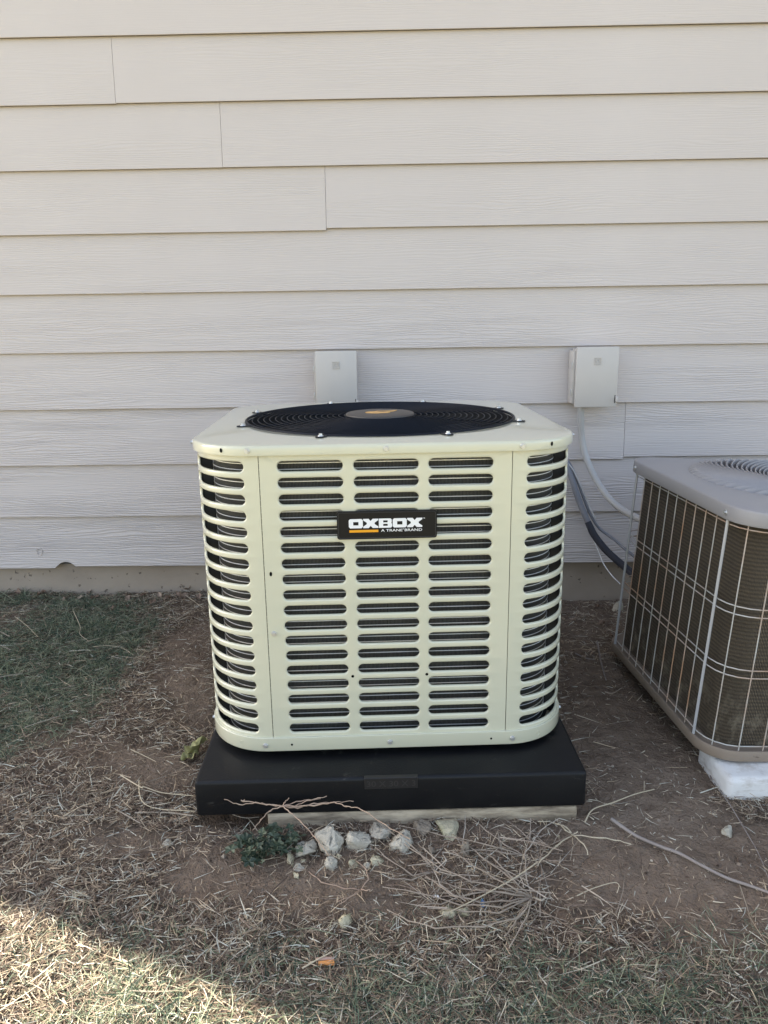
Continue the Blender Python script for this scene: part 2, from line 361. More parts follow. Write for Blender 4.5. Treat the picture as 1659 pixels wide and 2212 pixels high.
def gp(u, v, h=0.0):
    """where the sight line through a photo pixel meets the ground"""
    r = ray(u, v); t = 1.5
    for i in range(30):
        p = CAM+r*t; t = ((gz(p.x, p.y)+h)-CAM.z)/r.z*.7+t*.3
    p = CAM+r*t; return Vector((p.x, p.y, gz(p.x, p.y)+h))
def yp(u, v, y):
    r = ray(u, v); t = (y-CAM.y)/r.y; return CAM+r*t
def poly(pts): return np.array([gp(*p).xy[:] for p in pts])
def inside(P, X, Y):
    r = np.zeros(X.shape, bool); n = len(P); j = n-1
    for i in range(n):
        xi, yi = P[i]; xj, yj = P[j]
        c = ((yi > Y) != (yj > Y)) & (X < (xj-xi)*(Y-yi)/(yj-yi+1e-12)+xi)
        r ^= c; j = i
    return r

# ------------------------------------------------------------------ house
house = empty('house', (0, .12, 0)); tag(house, 'house with pale greige lap siding boards above a low concrete foundation', 'house')
HX0, HX1 = -3.80, 5.2
EXPO, Z0 = .1749, .1464
def plank(x0, x1, z0, dz=0.0, notch=None, h=None):
    """one board: bottom edge proud, top tucked behind the next"""
    H_ = h or .206; T = .0085
    xs = [x0, x1]
    if notch:
        c, w_, hh_ = notch
        xs = [x0]+[c+w_*math.sin(q)*(1+.12*sin(3*q)) for q in np.linspace(-pi/2, pi/2, 15)]+[x1]
    prof = []
    vs, fs = [], []
    for x in xs:
        lift = 0.0
        if notch and x0 < x < x1:
            q = max(-1, min(1, (x-notch[0])/notch[1])); lift = notch[2]*max(0, 1-abs(q)**2.2)
        zb = z0+dz+lift
        fr = lift/H_*.0125
        # front bottom bevel, front, top, back
        vs += [(x, -.0215+fr, zb+.0012), (x, -.0203+fr, zb), (x, -.0125+fr, zb), (x, -.0008, z0+H_), (x, -.0085, z0+H_)]
    n = len(xs)
    for i in range(n-1):
        a, b_ = i*5, (i+1)*5
        for k in range(5):
            k2 = (k+1) % 5; fs.append((a+k, a+k2, b_+k2, b_+k))
    fs.append((4, 3, 2, 1, 0)); fs.append(tuple((n-1)*5+k for k in range(5)))
    return vs, fs
joints = {8: -.784, 7: -.487, 6: -.189, 2: .733, 9: 2.3, 5: 1.62, 4: 1.9, 3: -2.3, 1: -1.75, 0: 2.05, 10: -2.1, 11: .2}
steps = {6: (-.003, .003), 2: (-.004, .003), 8: (0, .0015), 7: (0, .0006)}
for k in range(0, 25):
    j = joints.get(k, random.uniform(-2.5, 3.0)); cuts = [j]
    while cuts[0] > HX0+.3: cuts.insert(0, cuts[0]-3.66)
    while cuts[-1] < HX1: cuts.append(cuts[-1]+3.66)
    cuts = [max(c, HX0) for c in cuts]; cuts = [min(c, HX1) for c in cuts]
    for a, b_ in zip(cuts[:-1], cuts[1:]):
        if b_-a < .05: continue
        dz = 0
        if k in steps: dz = steps[k][0] if abs(b_-j) < 1e-6 else (steps[k][1] if abs(a-j) < 1e-6 else 0)
        nt_ = (-1.089, .036, .021) if (k == 0 and a < -1.089 < b_) else None
        vs, fs = plank(a+.0005, b_-.0005, 0, dz, nt_)
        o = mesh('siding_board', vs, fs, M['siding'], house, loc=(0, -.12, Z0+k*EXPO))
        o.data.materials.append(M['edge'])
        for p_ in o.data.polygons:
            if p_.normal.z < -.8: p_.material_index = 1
        o.rotation_euler = (0, random.uniform(-.0006, .0006)*0, 0)
# house body behind the boards, foundation, roof
bmobj('wall_core', boxbm(HX0+.01, HX1-.01, .0, 8.0, .155, 4.55), M['core'], house, loc=(0, -.12, 0))
bmobj('foundation', boxbm(HX0+.02, HX1-.02, .012, 7.98, -.5, .154, .003), M['found'], house, loc=(0, -.12, 0))
bmobj('corner_trim', boxbm(HX0-.02, HX0+.07, -.032, .1, .15, 4.5, .002), M['siding'], house, loc=(0, -.12, 0))
rv = [(HX0-.3, -.35, 4.45), (HX1+.3, -.35, 4.45), (HX1+.3, 4, 6.2), (HX0-.3, 4, 6.2), (HX0-.3, 8.3, 4.45), (HX1+.3, 8.3, 4.45)]
rv2 = [(x, y, z+.12) for x, y, z in rv]
mesh('roof', rv+rv2, [(3, 2, 1, 0), (4, 5, 2, 3), (6, 7, 8, 9), (9, 8, 11, 10), (0, 1, 7, 6), (5, 4, 10, 11), (0, 6, 9, 3), (3, 9, 10, 4), (1, 2, 8, 7), (2, 5, 11, 8), ], M['roof'], house, loc=(0, -.12, 0))
# knot dimple and nail heads
kv = []
knot = tube('knot', [(cos(a)*.009*(1+.2*sin(3*a)), 0, sin(a)*.012) for a in np.linspace(0, 2*pi, 18)[:-1]], .0012, M['siding'], house, 6, True, loc=(-1.172, -.1395, .203))
for (cx, cy) in ((531, 242), (534, 302), (548, 377), (541, 422), (475, 235), (462, 337), (479, 412), (928, 562), (1008, 605), (1228, 1648)):
    q = yp(cx*.5, cy*.5, -.015); zz = (q.z-Z0) % EXPO; yy = -.0215+zz/.206*.0207
    bm_ = bmesh.new(); bmesh.ops.create_circle(bm_, cap_ends=True, segments=12, radius=.0019)
    nh = bmobj('nail_head', bm_, M['core'], house); nh.location = (q.x, yy-.12-.0006, q.z); nh.rotation_euler = (pi/2-.1, 0, 0)

# ------------------------------------------------------------------ disconnect boxes
def power_box(x0, x1, z0, z1, label):
    t_ = empty('disconnect_box', ((x0+x1)/2, -.022, z0)); tag(t_, label, 'electrical box', 'grey disconnect boxes on the siding')
    w_ = (x1-x0)/2; h = z1-z0
    bmobj('back_box', boxbm(-w_+.004, w_-.004, -.066, .0, .006, h-.006, .003), M['box'], t_, True)
    c = boxbm(-w_, w_, -.080, -.0665, 0, h, .003); 
    cover = bmobj('cover', c, M['box'], t_, True)
    bmobj('hinge_side', boxbm(-w_-.006, -w_+.0035, -.060, -.003, .01, h-.012, .002), M['box'], t_, True)
    for zz in (.045, h-.055): bmobj('hinge', boxbm(-w_-.0085, -w_-.006, -.060, -.050, zz-.009, zz+.009, .0006), M['screw'], t_, True)
    # embossed square with a smaller D-shaped square inside
    def sq(s, cz, thick, ztop=None):
        bm = bmesh.new()
        for (xa, xb, za, zb) in ((-s, s, cz+s-thick, cz+s), (-s, s, cz-s, cz-s+thick), (-s, -s+thick, cz-s+thick, cz+s-thick), (s-thick, s, cz-s+thick, cz+s-thick)):
            boxbm(xa, xb, -.0822, -.0802, za, zb, .0004, 1, bm)
        return bm
    bmobj('emblem', sq(.0105, h-.042, .0016), M['box'], cover, True)
    bmobj('emblem', sq(.0052, h-.042, .0013), M['box'], cover, True)
    bmobj('latch', boxbm(w_-.0045, w_+.0035, -.087, -.066, .016, .032, .002, 2), M['box'], cover, True)
    bmobj('latch_slot', boxbm(w_-.0068, w_-.0048, -.0808, -.0798, .012, .036), M['hole'], cover)
    return t_
p0 = yp(1244, 815, -.102); p1 = yp(1335, 815, -.102); zt = yp(1290, 749, -.102).z; zb = yp(1285, 880, -.102).z
power_box(p0.x, p1.x, zb, zt, 'grey metal disconnect box on the siding above the old unit, conduit below')
q0 = yp(681, 800, -.102); q1 = yp(771, 800, -.102); zt1 = yp(725, 758, -.102).z
power_box(q0.x, q1.x, zt1-(zt-zb), zt1, 'grey metal disconnect box on the siding half hidden behind the new unit')

def P5(cx, cy): return ((2200+cx*.5256)*.54004, (1340+cy*.5256)*.54004)
def P6(cx, cy): return ((2300+cx*.4974)*.54004, (2200+cy*.4974)*.54004)
def P7(cx, cy): return ((740+cx*.5425)*.54004, (2900+cy*.5425)*.54004)
def P8(cx, cy): return ((1500+cx*.6028)*.54004, (2900+cy*.6028)*.54004)
def PR(cx, cy): return ((900+cx*.6631)*.54004, (3300+cy*.6631)*.54004)
def PD(cx, cy): return ((2000+cx*.6462)*.54004, (3000+cy*.6462)*.54004)
# conduit from the right box into the old unit
cp = [(235, 545), (236, 640), (240, 760), (262, 890), (310, 1020), (380, 1150), (480, 1275), (590, 1355), (700, 1410)]
ys = [-.06, -.055, -.045, -.05, -.07, -.10, -.15, -.20, -.26]
cpts = catmull([yp(*P5(*c), y) for c, y in zip(cp, ys)], 12)
nC = len(cpts); cr_ = [.0098*(1+.05*(i % 2)) for i in range(nC)]
tag(tube('flexible_conduit', cpts, cr_, M['conduit'], seg=12), 'grey flexible conduit curving from the right box down into the old unit', 'conduit')
bmobj('x', boxbm(0, .001, 0, .001, 0, .001)).name = 'conduit_nut' if False else 'tmp'
bpy.data.objects.remove(bpy.data.objects['tmp'])
lp = [(30, 840), (110, 960), (165, 1090), (205, 1215), (250, 1335), (292, 1430)]
ly = [-.02, -.05, -.07, -.085, -.10, -.115]
lin = empty('insulated_line', tuple(yp(*P5(292, 1430), -.115))); tag(lin, 'thick refrigerant line, grey above and dark foam below, drooping to the old unit', 'pipe')
def rel(pts, o): return [Vector(p)-Vector(o.location) for p in pts]
tube('grey_sleeve', rel(catmull([yp(*P5(*c), y) for c, y in zip(lp, ly)], 8), lin), .0095, M['foamg'], lin, 10)
lp2 = [(288, 1422), (335, 1520), (415, 1625), (510, 1715), (610, 1800), (680, 1860)]; ly2 = [-.115, -.13, -.155, -.19, -.23, -.27]
tube('foam_sleeve', rel(catmull([yp(*P5(*c), y) for c, y in zip(lp2, ly2)], 8), lin), [.0105]*3+[.0112]*30+[.0112]*8, M['foam'], lin, 10)
tp = [(60, 860), (140, 965), (200, 1085), (245, 1210), (305, 1360), (375, 1470), (480, 1550), (560, 1620), (660, 1700)]
ty = [-.02, -.04, -.06, -.075, -.09, -.11, -.15, -.19, -.25]
tag(tube('suction_line', catmull([yp(*P5(*c), y) for c, y in zip(tp, ty)], 8), .0048, M['foamg'], seg=8), 'thinner grey pipe running just above the thick foam-covered line', 'pipe')
tp2 = [(40, 845), (120, 955), (178, 1030), (240, 1160), (300, 1300), (345, 1400)]
tag(tube('control_cable', catmull([yp(*P5(*c), y-.012) for c, y in zip(tp2, ty)], 8), .0022, M['conduit'], seg=6), 'thin grey cable strapped beside the pipes at the siding', 'cable')
wp = [(280, 1470), (335, 1570), (375, 1665), (410, 1745), (470, 1830), (535, 1895)]
wy = [-.10, -.11, -.12, -.14, -.17, -.20]
tag(tube('thin_wire', catmull([yp(*P5(*c), y) for c, y in zip(wp, wy)], 8), .0016, M['white'], seg=6), 'thin white wire drooping in front of the foundation beside the old unit', 'wire')

# ------------------------------------------------------------------ new unit
UX, UYF, UYAW = -.0087, -1.0388, .046
unit = empty('ac_condenser', (UX, UYF, .0887), (0, 0, UYAW)); tag(unit, 'new cream louvred air conditioner with black fan grille and black name badge', 'air conditioner')
ZB = -.0887    # parts are written with heights above the pad's underside
HA, RR_ = .370, .128       # half width, corner radius of the louvred body
def pathpt(s, inset=0.0, a=HA, r=RR_):
    """point on the rounded square; s measured anticlockwise-from-front-centre to the right"""
    L = a-r; q = pi/2*r; seg = 2*L+q; s = (s+L) % (4*seg); k = int(s//seg); s -= k*seg
    if s < 2*L: x, y, nxx, nyy = -L+s, 0.0, 0.0, -1.0
    else:
        th = (s-2*L)/r; x, y = L+r*sin(th), r-r*cos(th); nxx, nyy = sin(th), -cos(th)
    x -= nxx*inset; y -= nyy*inset
    cx, cy = 0.0, a; dx, dy = x-cx, y-cy
    for _ in range(k): dx, dy = -dy, dx
    return cx+dx, cy+dy
SEG = 2*(HA-RR_)+pi/2*RR_
def louver(name, s0, s1, z0, z1, slots, zrows, hs_, mat, parent, end_gap=0.0006):
    """sheet between s0..s1 with rounded slots (sc, half length) on each row; pressed lips; real thickness"""
    vs, fs = [], []
    def P(s, z, d):
        x, y = pathpt(s, d); vs.append((x, y, z+ZB)); return len(vs)-1
    zb = [z0]+[(zrows[i]+zrows[i+1])/2 for i in range(len(zrows)-1)]+[z1]
    sb = [s0+end_gap]+[(slots[i][0]+slots[i][1]+slots[i+1][0]-slots[i+1][1])/2 for i in range(len(slots)-1)]+[s1-end_gap]
    EN = 5
    for ri, zc in enumerate(zrows):
        for ci, (sc, hl) in enumerate(slots):
            a0, a1, b0, b1 = sb[ci], sb[ci+1], zb[ri], zb[ri+1]
            fl = hl-hs_; nF = max(2, int(2*fl/.014)); xs = [sc-fl+2*fl*i/nF for i in range(nF+1)]
            def loop(off):
                r = hs_+off; L = []
                for x in xs: L.append((x, zc-r))
                for k in range(1, 2*EN): L.append((sc+fl+r*sin(pi*k/(2*EN)), zc-r*cos(pi*k/(2*EN))))
                for x in reversed(xs): L.append((x, zc+r))
                for k in range(1, 2*EN): L.append((sc-fl-r*sin(pi*k/(2*EN)), zc+r*cos(pi*k/(2*EN))))
                return L
            O = []
            for x in xs: O.append((a0+(x-xs[0])/(xs[-1]-xs[0])*(a1-a0) if False else x, b0))
            for k in range(1, 2*EN):
                t_ = k/(2*EN); 
                if t_ < .25: O.append((xs[-1]+(a1-xs[-1])*t_*4, b0))
                elif t_ <= .75: O.append((a1, b0+(b1-b0)*(t_-.25)*2))
                else: O.append((a1-(a1-xs[-1])*(t_-.75)*4, b1))
            for x in reversed(xs): O.append((x, b1))
            for k in range(1, 2*EN):
                t_ = k/(2*EN)
                if t_ < .25: O.append((xs[0]-(xs[0]-a0)*t_*4, b1))
                elif t_ <= .75: O.append((a0, b1-(b1-b0)*(t_-.25)*2))
                else: O.append((a0+(xs[0]-a0)*(t_-.75)*4, b0))
            # corner insertion: snap nearest samples onto the cell corners
            def snap(px, pz):
                i = min(range(len(O)), key=lambda i: (O[i][0]-px)**2+(O[i][1]-pz)**2); O[i] = (px, pz)
            for px in (a0, a1):
                for pz in (b0, b1): snap(px, pz)
            rings = [[P(s, z, 0) for s, z in O]]
            for off, dp in ((.0036, 0.0), (.0021, .0002), (.0009, .0011), (0.0, .0026), (0.0, .0048)):
                rings.append([P(s, z, dp) for s, z in loop(off)])
            n = len(O)
            for A, B in zip(rings[:-1], rings[1:]):
                for i in range(n):
                    j = (i+1) % n; fs.append((A[i], A[j], B[j], B[i]))
    # folded edges
    for se in (sb[0], sb[-1]):
        zz = sorted(set(zb)); 
        A = [P(se, z, 0) for z in (z0, z1)]; B = [P(se, z, .008) for z in (z0, z1)]
        fs.append((A[0], A[1], B[1], B[0]))
    o = mesh(name, vs, fs, mat, parent)
    bm = bmesh.new(); bm.from_mesh(o.data); bmesh.ops.remove_doubles(bm, verts=bm.verts, dist=.00004); bmesh.ops.recalc_face_normals(bm, faces=bm.faces)
    bm.to_mesh(o.data); bm.free(); o.data.shade_smooth(); o.data.set_sharp_from_angle(angle=radians(50))
    return o
ROWS = [.1376+.0315*i for i in range(18)]
zlo, zhi = .100, .701
SS = .2355
slots3 = [(-.141, .0605), (0, .0605), (.1395, .0605)]
c_half = (SEG-2*SS)/2
for k in range(4):
    nm = 'front_panel' if k == 0 else ('side_panel' if k in (1, 3) else 'back_panel')
    louver(nm, k*SEG-SS, k*SEG+SS, zlo, zhi, [(k*SEG+a, h) for a, h in slots3], ROWS, .0096, M['cream'], unit, .0009 if k == 0 else .0006)
    cs = k*SEG+SEG/2; louver('corner_panel', k*SEG+SS, (k+1)*SEG-SS, zlo, zhi, [(cs, .078)], ROWS, .0096, M['cream'], unit, .0006)
def pathloop(n, inset, z, a=HA, r=RR_):
    per = 4*(2*(a-r)+pi/2*r); return [(*pathpt(per*i/n, inset, a, r), z+ZB) for i in range(n)]
def loft(name, loops, mat, parent, closed_ends=False, smooth=True, sharp=35):
    n = len(loops[0]); vs = [p for l in loops for p in l]; fs = []
    for i in range(len(loops)-1):
        for k in range(n):
            k2 = (k+1) % n; fs.append((i*n+k, i*n+k2, (i+1)*n+k2, (i+1)*n+k))
    o = mesh(name, vs, fs, mat, parent)
    bm = bmesh.new(); bm.from_mesh(o.data); bmesh.ops.recalc_face_normals(bm, faces=bm.faces); bm.to_mesh(o.data); bm.free()
    if smooth: o.data.shade_smooth(); o.data.set_sharp_from_angle(angle=radians(sharp))
    return o
NP = 240
# base pan lip
def L_(ins, z): return pathloop(NP, ins, z)
loft('base_pan', [L_(.006, .119), L_(-.0035, .1195), L_(-.0045, .1185), L_(-.005, .094), L_(-.0035, .090), L_(.0, .0887), L_(.03, .0885), L_(.30, .0887)], M['cream'], unit)
# coil
per = 4*SEG; CI = .030
xy = [pathpt(per*i/NP, CI) for i in range(NP+1)]
vs = []; uv = []; fs = []
for i, (x, y) in enumerate(xy):
    for z in (.098, .697): vs.append((x, y, z+ZB)); uv.append((per*i/NP, z))
for i in range(NP): fs.append((2*i, 2*i+2, 2*i+3, 2*i+1))
coil = mesh('coil', vs, fs, M['fins'], unit, True, uv=uv)
tb = loft('coil_tube', [[(x, y, z) for (x, y, _) in pathloop(NP, i_, 0)] for i_, z in ((CI-.0002, -.0008), (CI-.0011, -.0007), (CI-.0011, .0007), (CI-.0002, .0007))], M['tube'], coil, smooth=False)

zt_ = .108+ZB; first = True
while zt_ < .69+ZB:
    if first: tb.location = (0, 0, zt_); first = False
    else: inst(tb, 'coil_tube', (0, 0, zt_), parent=coil)
    zt_ += .0118
for k in range(4):  # added black strips, block light showing between coil and side louvres
    for sg in (-1, 1):
        if (k in (0, 2)) == (sg > 0): sx_ = k*SEG+SEG/2+sg*.084
        else: sx_ = k*SEG+SEG/2+sg*.084
        if (k, sg) in ((0, -1), (3, 1)): continue
        vs = []
        for z in (.10, .69):
            for i_ in (.0055, CI-.001):
                for ds in (-.0015, .0015):
                    x, y = pathpt(sx_+ds, i_); vs.append((x, y, z+ZB))
        mesh('gap_blocker', vs, [(0, 1, 5, 4), (1, 3, 7, 5), (3, 2, 6, 7), (2, 0, 4, 6), (0, 2, 3, 1), (4, 5, 7, 6)], M['liner'], unit)
# black sleeve and floor inside the coil
loft('inner_liner', [[(x, y, z) for (x, y, z) in pathloop(60, .075, zz)] for zz in (.10, .69)], M['liner'], unit)
mesh('inner_floor', pathloop(60, .02, .108), [tuple(range(60))], M['liner'], unit)
# top cap
CA, CRR = .3772, .136
def capt(z, ins): 
    pl = pathloop(NP, ins, z, CA, CRR); dy = HA-CA
    return [(x, y+dy-0.0, zz) for x, y, zz in pl]
RG = .309
def circ(r, z, n=NP, ph=-pi/2):
    return [(r*cos(ph+2*pi*i/n), HA+r*sin(ph+2*pi*i/n), z+ZB) for i in range(n)]
c0 = capt(.7136, .0068)
def lerp_loop(A, r, z, t_):
    out = []
    for (x, y, _) in A:
        dx, dy = x, y-HA; d = sqrt(dx*dx+dy*dy); k = r/d
        out.append((dx*(1-t_)+dx*k*t_, HA+dy*(1-t_)+dy*k*t_, z+ZB))
    return out
loops = [capt(.6955, .0055), capt(.6952, .0), capt(.697, -.0003), capt(.7085, .0), capt(.7106, .0005), capt(.7123, .0016), capt(.7133, .0034), capt(.7136, .006)]
loops += [lerp_loop(c0, RG, .7138+.0025*t_, t_) for t_ in (.15, .5, .85)]
loops += [lerp_loop(c0, RG, .7165, 1.0), lerp_loop(c0, RG-.003, .7150, 1.0), lerp_loop(c0, RG-.005, .711, 1.0)]
loft('top_cap', loops, M['cream'], unit)
loft('fan_shroud', [circ(r, z) for r, z in ((RG-.0052, .712), (RG-.007, .711), (RG-.010, .66), (RG-.010, .60))], M['liner'], unit)
bm = bmesh.new()
# fan guard
guard = empty('fan_guard', (0, HA, 0), parent=unit)
def gzr(r): return .7165+.0052*(1-(r/.304)**2)
NR = 18
for i in range(NR):
    r = .082+(.304-.082)*i/(NR-1); z = gzr(r)+ZB
    n = 96
    tube('guard_ring', [(r*cos(2*pi*k/n), r*sin(2*pi*k/n), z) for k in range(n)],   .0012 if i < NR-1 else .003, M['bwire'], guard, 6, True)
for k in range(8):
    th = 2*pi*(k+.5)/8
    pts = [(r*cos(th), r*sin(th), gzr(r)+ZB-.0042) for r in np.linspace(.05, .318, 14)]
    tube('guard_spoke', pts, .0022, M['bwire'], guard, 6)
    tab = empty('tmp') if False else None
hub = loft('hub_cap', [[(r*cos(2*pi*k/64), r*sin(2*pi*k/64), z+ZB) for k in range(64)] for r, z in ((.070, .7150), (.0785, .716), (.0795, .718), (.0795, .7225), (.078, .7250), (.0745, .7264), (.04, .7272), (.0005, .7274))], M['hubc'], guard)
# bull-head mark, seen from the front
em = [(-.034, -.006), (-.030, -.014), (-.020, -.022), (-.006, -.026), (.004, -.0225), (.016, -.022), (.022, -.013), (.024, -.006), (.016, -.002), (.022, .004), (.030, .006), (.038, .022), (.041, .030), (.028, .024), (.010, .020), (-.006, .018), (-.012, .010), (-.024, .008), (-.031, .002)]
n_e = len(em)
ev = [(x, y, .7272+ZB) for x, y in em]+[(x, y, .7282+ZB) for x, y in em]
mesh('emblem', ev, [tuple(range(n_e, 2*n_e))]+[(i, (i+1) % n_e, n_e+(i+1) % n_e, n_e+i) for i in range(n_e)], M['gold'], hub)
mesh('emblem', [(x, y, .7285+ZB) for x, y in ((-.008, .004), (.004, .000), (.017, -.001), (.010, .0045), (.030, .012), (.002, .0105))], [(0, 1, 2, 3, 4, 5)], M['bcap'], hub)
# fan below the guard
fan = empty('fan', (0, HA, .665+ZB), parent=unit)
mesh_b = []
for k in range(3):
    vs, fs = [], []
    for i in range(9):
        r = .06+.215*i/8
        for j in range(7):
            th = 2*pi*k/3+(j/6-.5)*1.25*(.75+.25*i/8); vs.append((r*cos(th), r*sin(th), .028*(j/6-.5)))
    for i in range(8):
        for j in range(6):
            a = i*7+j; fs.append((a, a+1, a+8, a+7))
    mesh('fan_blade', vs, fs, M['bcap'], fan, True)
hv, hf = [], []
loft('fan_hub', [[(r*cos(2*pi*k/32), r*sin(2*pi*k/32), z) for k in range(32)] for r, z in ((.07, -.12), (.07, .02), (.05, .035), (.001, .036))], M['bcap'], fan)
# screws
def hexscrew(name, mat):
    bm = bmesh.new()
    bmesh.ops.create_cone(bm, cap_ends=True, segments=20, radius1=.0056, radius2=.0050, depth=.0012, matrix=Matrix.Translation((0, 0, .0006)))
    bmesh.ops.create_cone(bm, cap_ends=True, segments=6, radius1=.0036, radius2=.0034, depth=.0034, matrix=Matrix.Translation((0, 0, .0029)))
    return bmobj(name, bm, mat, None, True, 30)
scr0 = hexscrew('screw', M['screw'])
scr_first = [True]
def screw(loc, rot, parent, sc=1.0):
    if scr_first[0]:
        scr0.location = loc; scr0.rotation_euler = rot; scr0.scale = (sc,)*3; scr0.parent = parent; scr_first[0] = False; return scr0
    return inst(scr0, 'screw', loc, rot, (sc,)*3, parent)
for k in range(8):
    th = 2*pi*(k+.5)/8
    bm = bmesh.new(); bmesh.ops.create_cone(bm, cap_ends=True, segments=24, radius1=.011, radius2=.011, depth=.0016)
    o = bmobj('guard_tab', bm, M['bwire'], guard, True); o.location = (.3185*cos(th), .3185*sin(th), .7172+ZB); o.scale = (1.5, .95, 1); o.rotation_euler = (0, 0, th)
    screw((.3215*cos(th), HA+.3215*sin(th), .718+ZB), (0, 0, th), unit, 1.05)
def surf(s, z, out, a=HA, r=RR_):
    x, y = pathpt(s, -out, a, r); x2, y2 = pathpt(s, -out-.01, a, r)
    return (x, y, z+ZB), atan2(y2-y, x2-x)
def on_side(s, z, out):
    p, ang = surf(s, z, out); return p, (0, pi/2, ang)
for k in range(4):
    for s in (-.2534, 0, .2516):
        p, r = on_side(k*SEG+s, .7043, .0074); screw(p, r, unit)
        p, r = on_side(k*SEG+s*.99, .1035, .0050); screw(p, r, unit)
p, r = on_side(-.2228, .3433, .0002); screw(p, r, unit)
def hole(s, z, out, rx, rz, ring=True):
    bm = bmesh.new(); bmesh.ops.create_circle(bm, cap_ends=True, segments=20, radius=1.0)
    o = bmobj('drain_hole' if not ring else 'screw_hole', bm, M['hole'], unit); p, r_ = on_side(s, z, out); o.location = p; o.rotation_euler = r_; o.scale = (rz, rx, 1)
for s in (-.198, .2058): hole(s, .1045, .0052, .0022, .0024)
for s in (-.072, .0753): hole(s, .2485, .0003, .0030, .0030)
hole(-.223, .4657, .0003, .0026, .0046)
for s in (-.302, .310): hole(s, .7045, .0078, .0028, .0042)
for s in (-.302, .306):
    p, r_ = on_side(s, .1045, .0052)
    o = tube('stamped_ring', [(.0045*cos(a), .0034*sin(a), 0) for a in np.linspace(0, 2*pi, 21)[:-1]], .0005, M['cream'], unit, 5, True); o.location = p; o.rotation_euler = r_
# name badge
BZ = .5592+ZB; by = -.0055
badge = bmobj('name_badge', boxbm(-.0942, .0942, by, -.0004, BZ-.0272, BZ+.0272, .0), M['badge'], unit)
bm = bmesh.new(); bm.from_mesh(badge.data)
bmesh.ops.bevel(bm, geom=[e for e in bm.edges if abs(e.verts[0].co.y-e.verts[1].co.y) > .003], offset=.005, segments=5, profile=.5, affect='EDGES')
bmesh.ops.bevel(bm, geom=[e for e in bm.edges if all(v.co.y < by+.0001 for v in e.verts)], offset=.0008, segments=2, profile=.5, affect='EDGES')
bm.to_mesh(badge.data); bm.free()
def rrect(w_, h, r, n=5):
    out = []
    for (cx, cy, a0) in ((w_-r, h-r, 0), (-w_+r, h-r, pi/2), (-w_+r, -h+r, pi), (w_-r, -h+r, 3*pi/2)):
        for i in range(n+1): a = a0+pi/2*i/n; out.append((cx+r*cos(a), cy+r*sin(a)))
    return out
tube('badge_rim', [(x, by-.0001, BZ+z) for x, z in rrect(.0915, .0245, .0035)], .00055, M['bcap'], badge, 5, True)
def extr(name, polys, mat, parent, y0, y1):
    """flat letter shapes: list of (outer, [holes]) in x,z built from quads between loops or plain ngons"""
    vs, fs = [], []
    for outer, holes in polys:
        b0 = len(vs); n = len(outer)
        if holes:
            inn = holes[0]; m_ = len(inn)
            vs += [(x, y1, z) for x, z in outer]+[(x, y1, z) for x, z in inn]
            for i in range(n): j = (i+1) % n; fs.append((b0+i, b0+j, b0+n+j, b0+n+i))
            b1 = len(vs); vs += [(x, y0, z) for x, z in outer]
            for i in range(n): j = (i+1) % n; fs.append((b0+j, b0+i, b1+i, b1+j))
        else:
            vs += [(x, y1, z) for x, z in outer]; vs += [(x, y0, z) for x, z in outer]
            fs.append(tuple(b0+i for i in range(n)))
            for i in range(n): j = (i+1) % n; fs.append((b0+j, b0+i, b0+n+i, b0+n+j))
    return mesh(name, vs, fs, mat, parent)
K = .1985e-3   # metres per unit of the lettering grid
def tf(pts, x0, w_=1): return [((x0+x-824)*K, BZ+.0036+(y-45)*K) for x, y in pts]
def octo(w_, h, c, cx=0, cy=0):
    return [(c, 0), (w_/2, 0), (w_-c, 0), (w_, c), (w_, h/2), (w_, h-c), (w_-c, h), (w_/2, h), (c, h), (0, h-c), (0, h/2), (0, c)]
def letO(x0): 
    w_ = 133; outer = octo(w_, 90, 13); inner = [(x*.37+42, y*.36+29) for x, y in octo(w_, 90, 3)]
    return [(tf(outer, x0), [tf(inner, x0)])]
def letX(x0):
    w_ = 143
    q = [(0, 0), (52, 0), (71, 22), (90, 0), (w_, 0), (w_, 12), (101, 40), (101, 50), (w_, 78), (w_, 90), (90, 90), (71, 68), (52, 90), (0, 90), (0, 78), (42, 50), (42, 40), (0, 12)]
    L1 = [(0, 0), (52, 0), (71, 22), (71, 68), (52, 90), (0, 90), (0, 76), (34, 52), (34, 38), (0, 14)]
    L2 = [(71, 22), (90, 0), (w_, 0), (w_, 14), (109, 38), (109, 52), (w_, 76), (w_, 90), (90, 90), (71, 68)]
    return [(tf(L1, x0), []), (tf(L2, x0), [])]
def letB(x0):
    w_ = 126
    R_ = lambda a, b_, c, d: [(a, c), (b_, c), (b_, d), (a, d)]
    ps = [R_(0, 42, 0, 90), R_(42, 84, 0, 18), R_(42, 84, 38, 52), R_(42, 84, 72, 90),
          [(84, 0), (114, 0), (126, 12), (126, 36), (118, 45), (84, 45)], [(84, 45), (118, 45), (122, 54), (122, 80), (112, 90), (84, 90)]]
    return [(tf(p, x0), []) for p in ps]
yl0, yl1 = by+.0002, by-.0006
for fn, x0 in ((letO, 462), (letX, 598), (letB, 746), (letO, 878), (letX, 1015)):
    extr('letter', fn(x0), M['white'], badge, yl0, yl1)
extr('orange_bar', [([((466-824)*K, BZ-.0135), ((741-824)*K, BZ-.0135), ((741-824)*K, BZ-.0088), ((466-824)*K, BZ-.0088)], [])], M['orange'], badge, yl0, yl1)
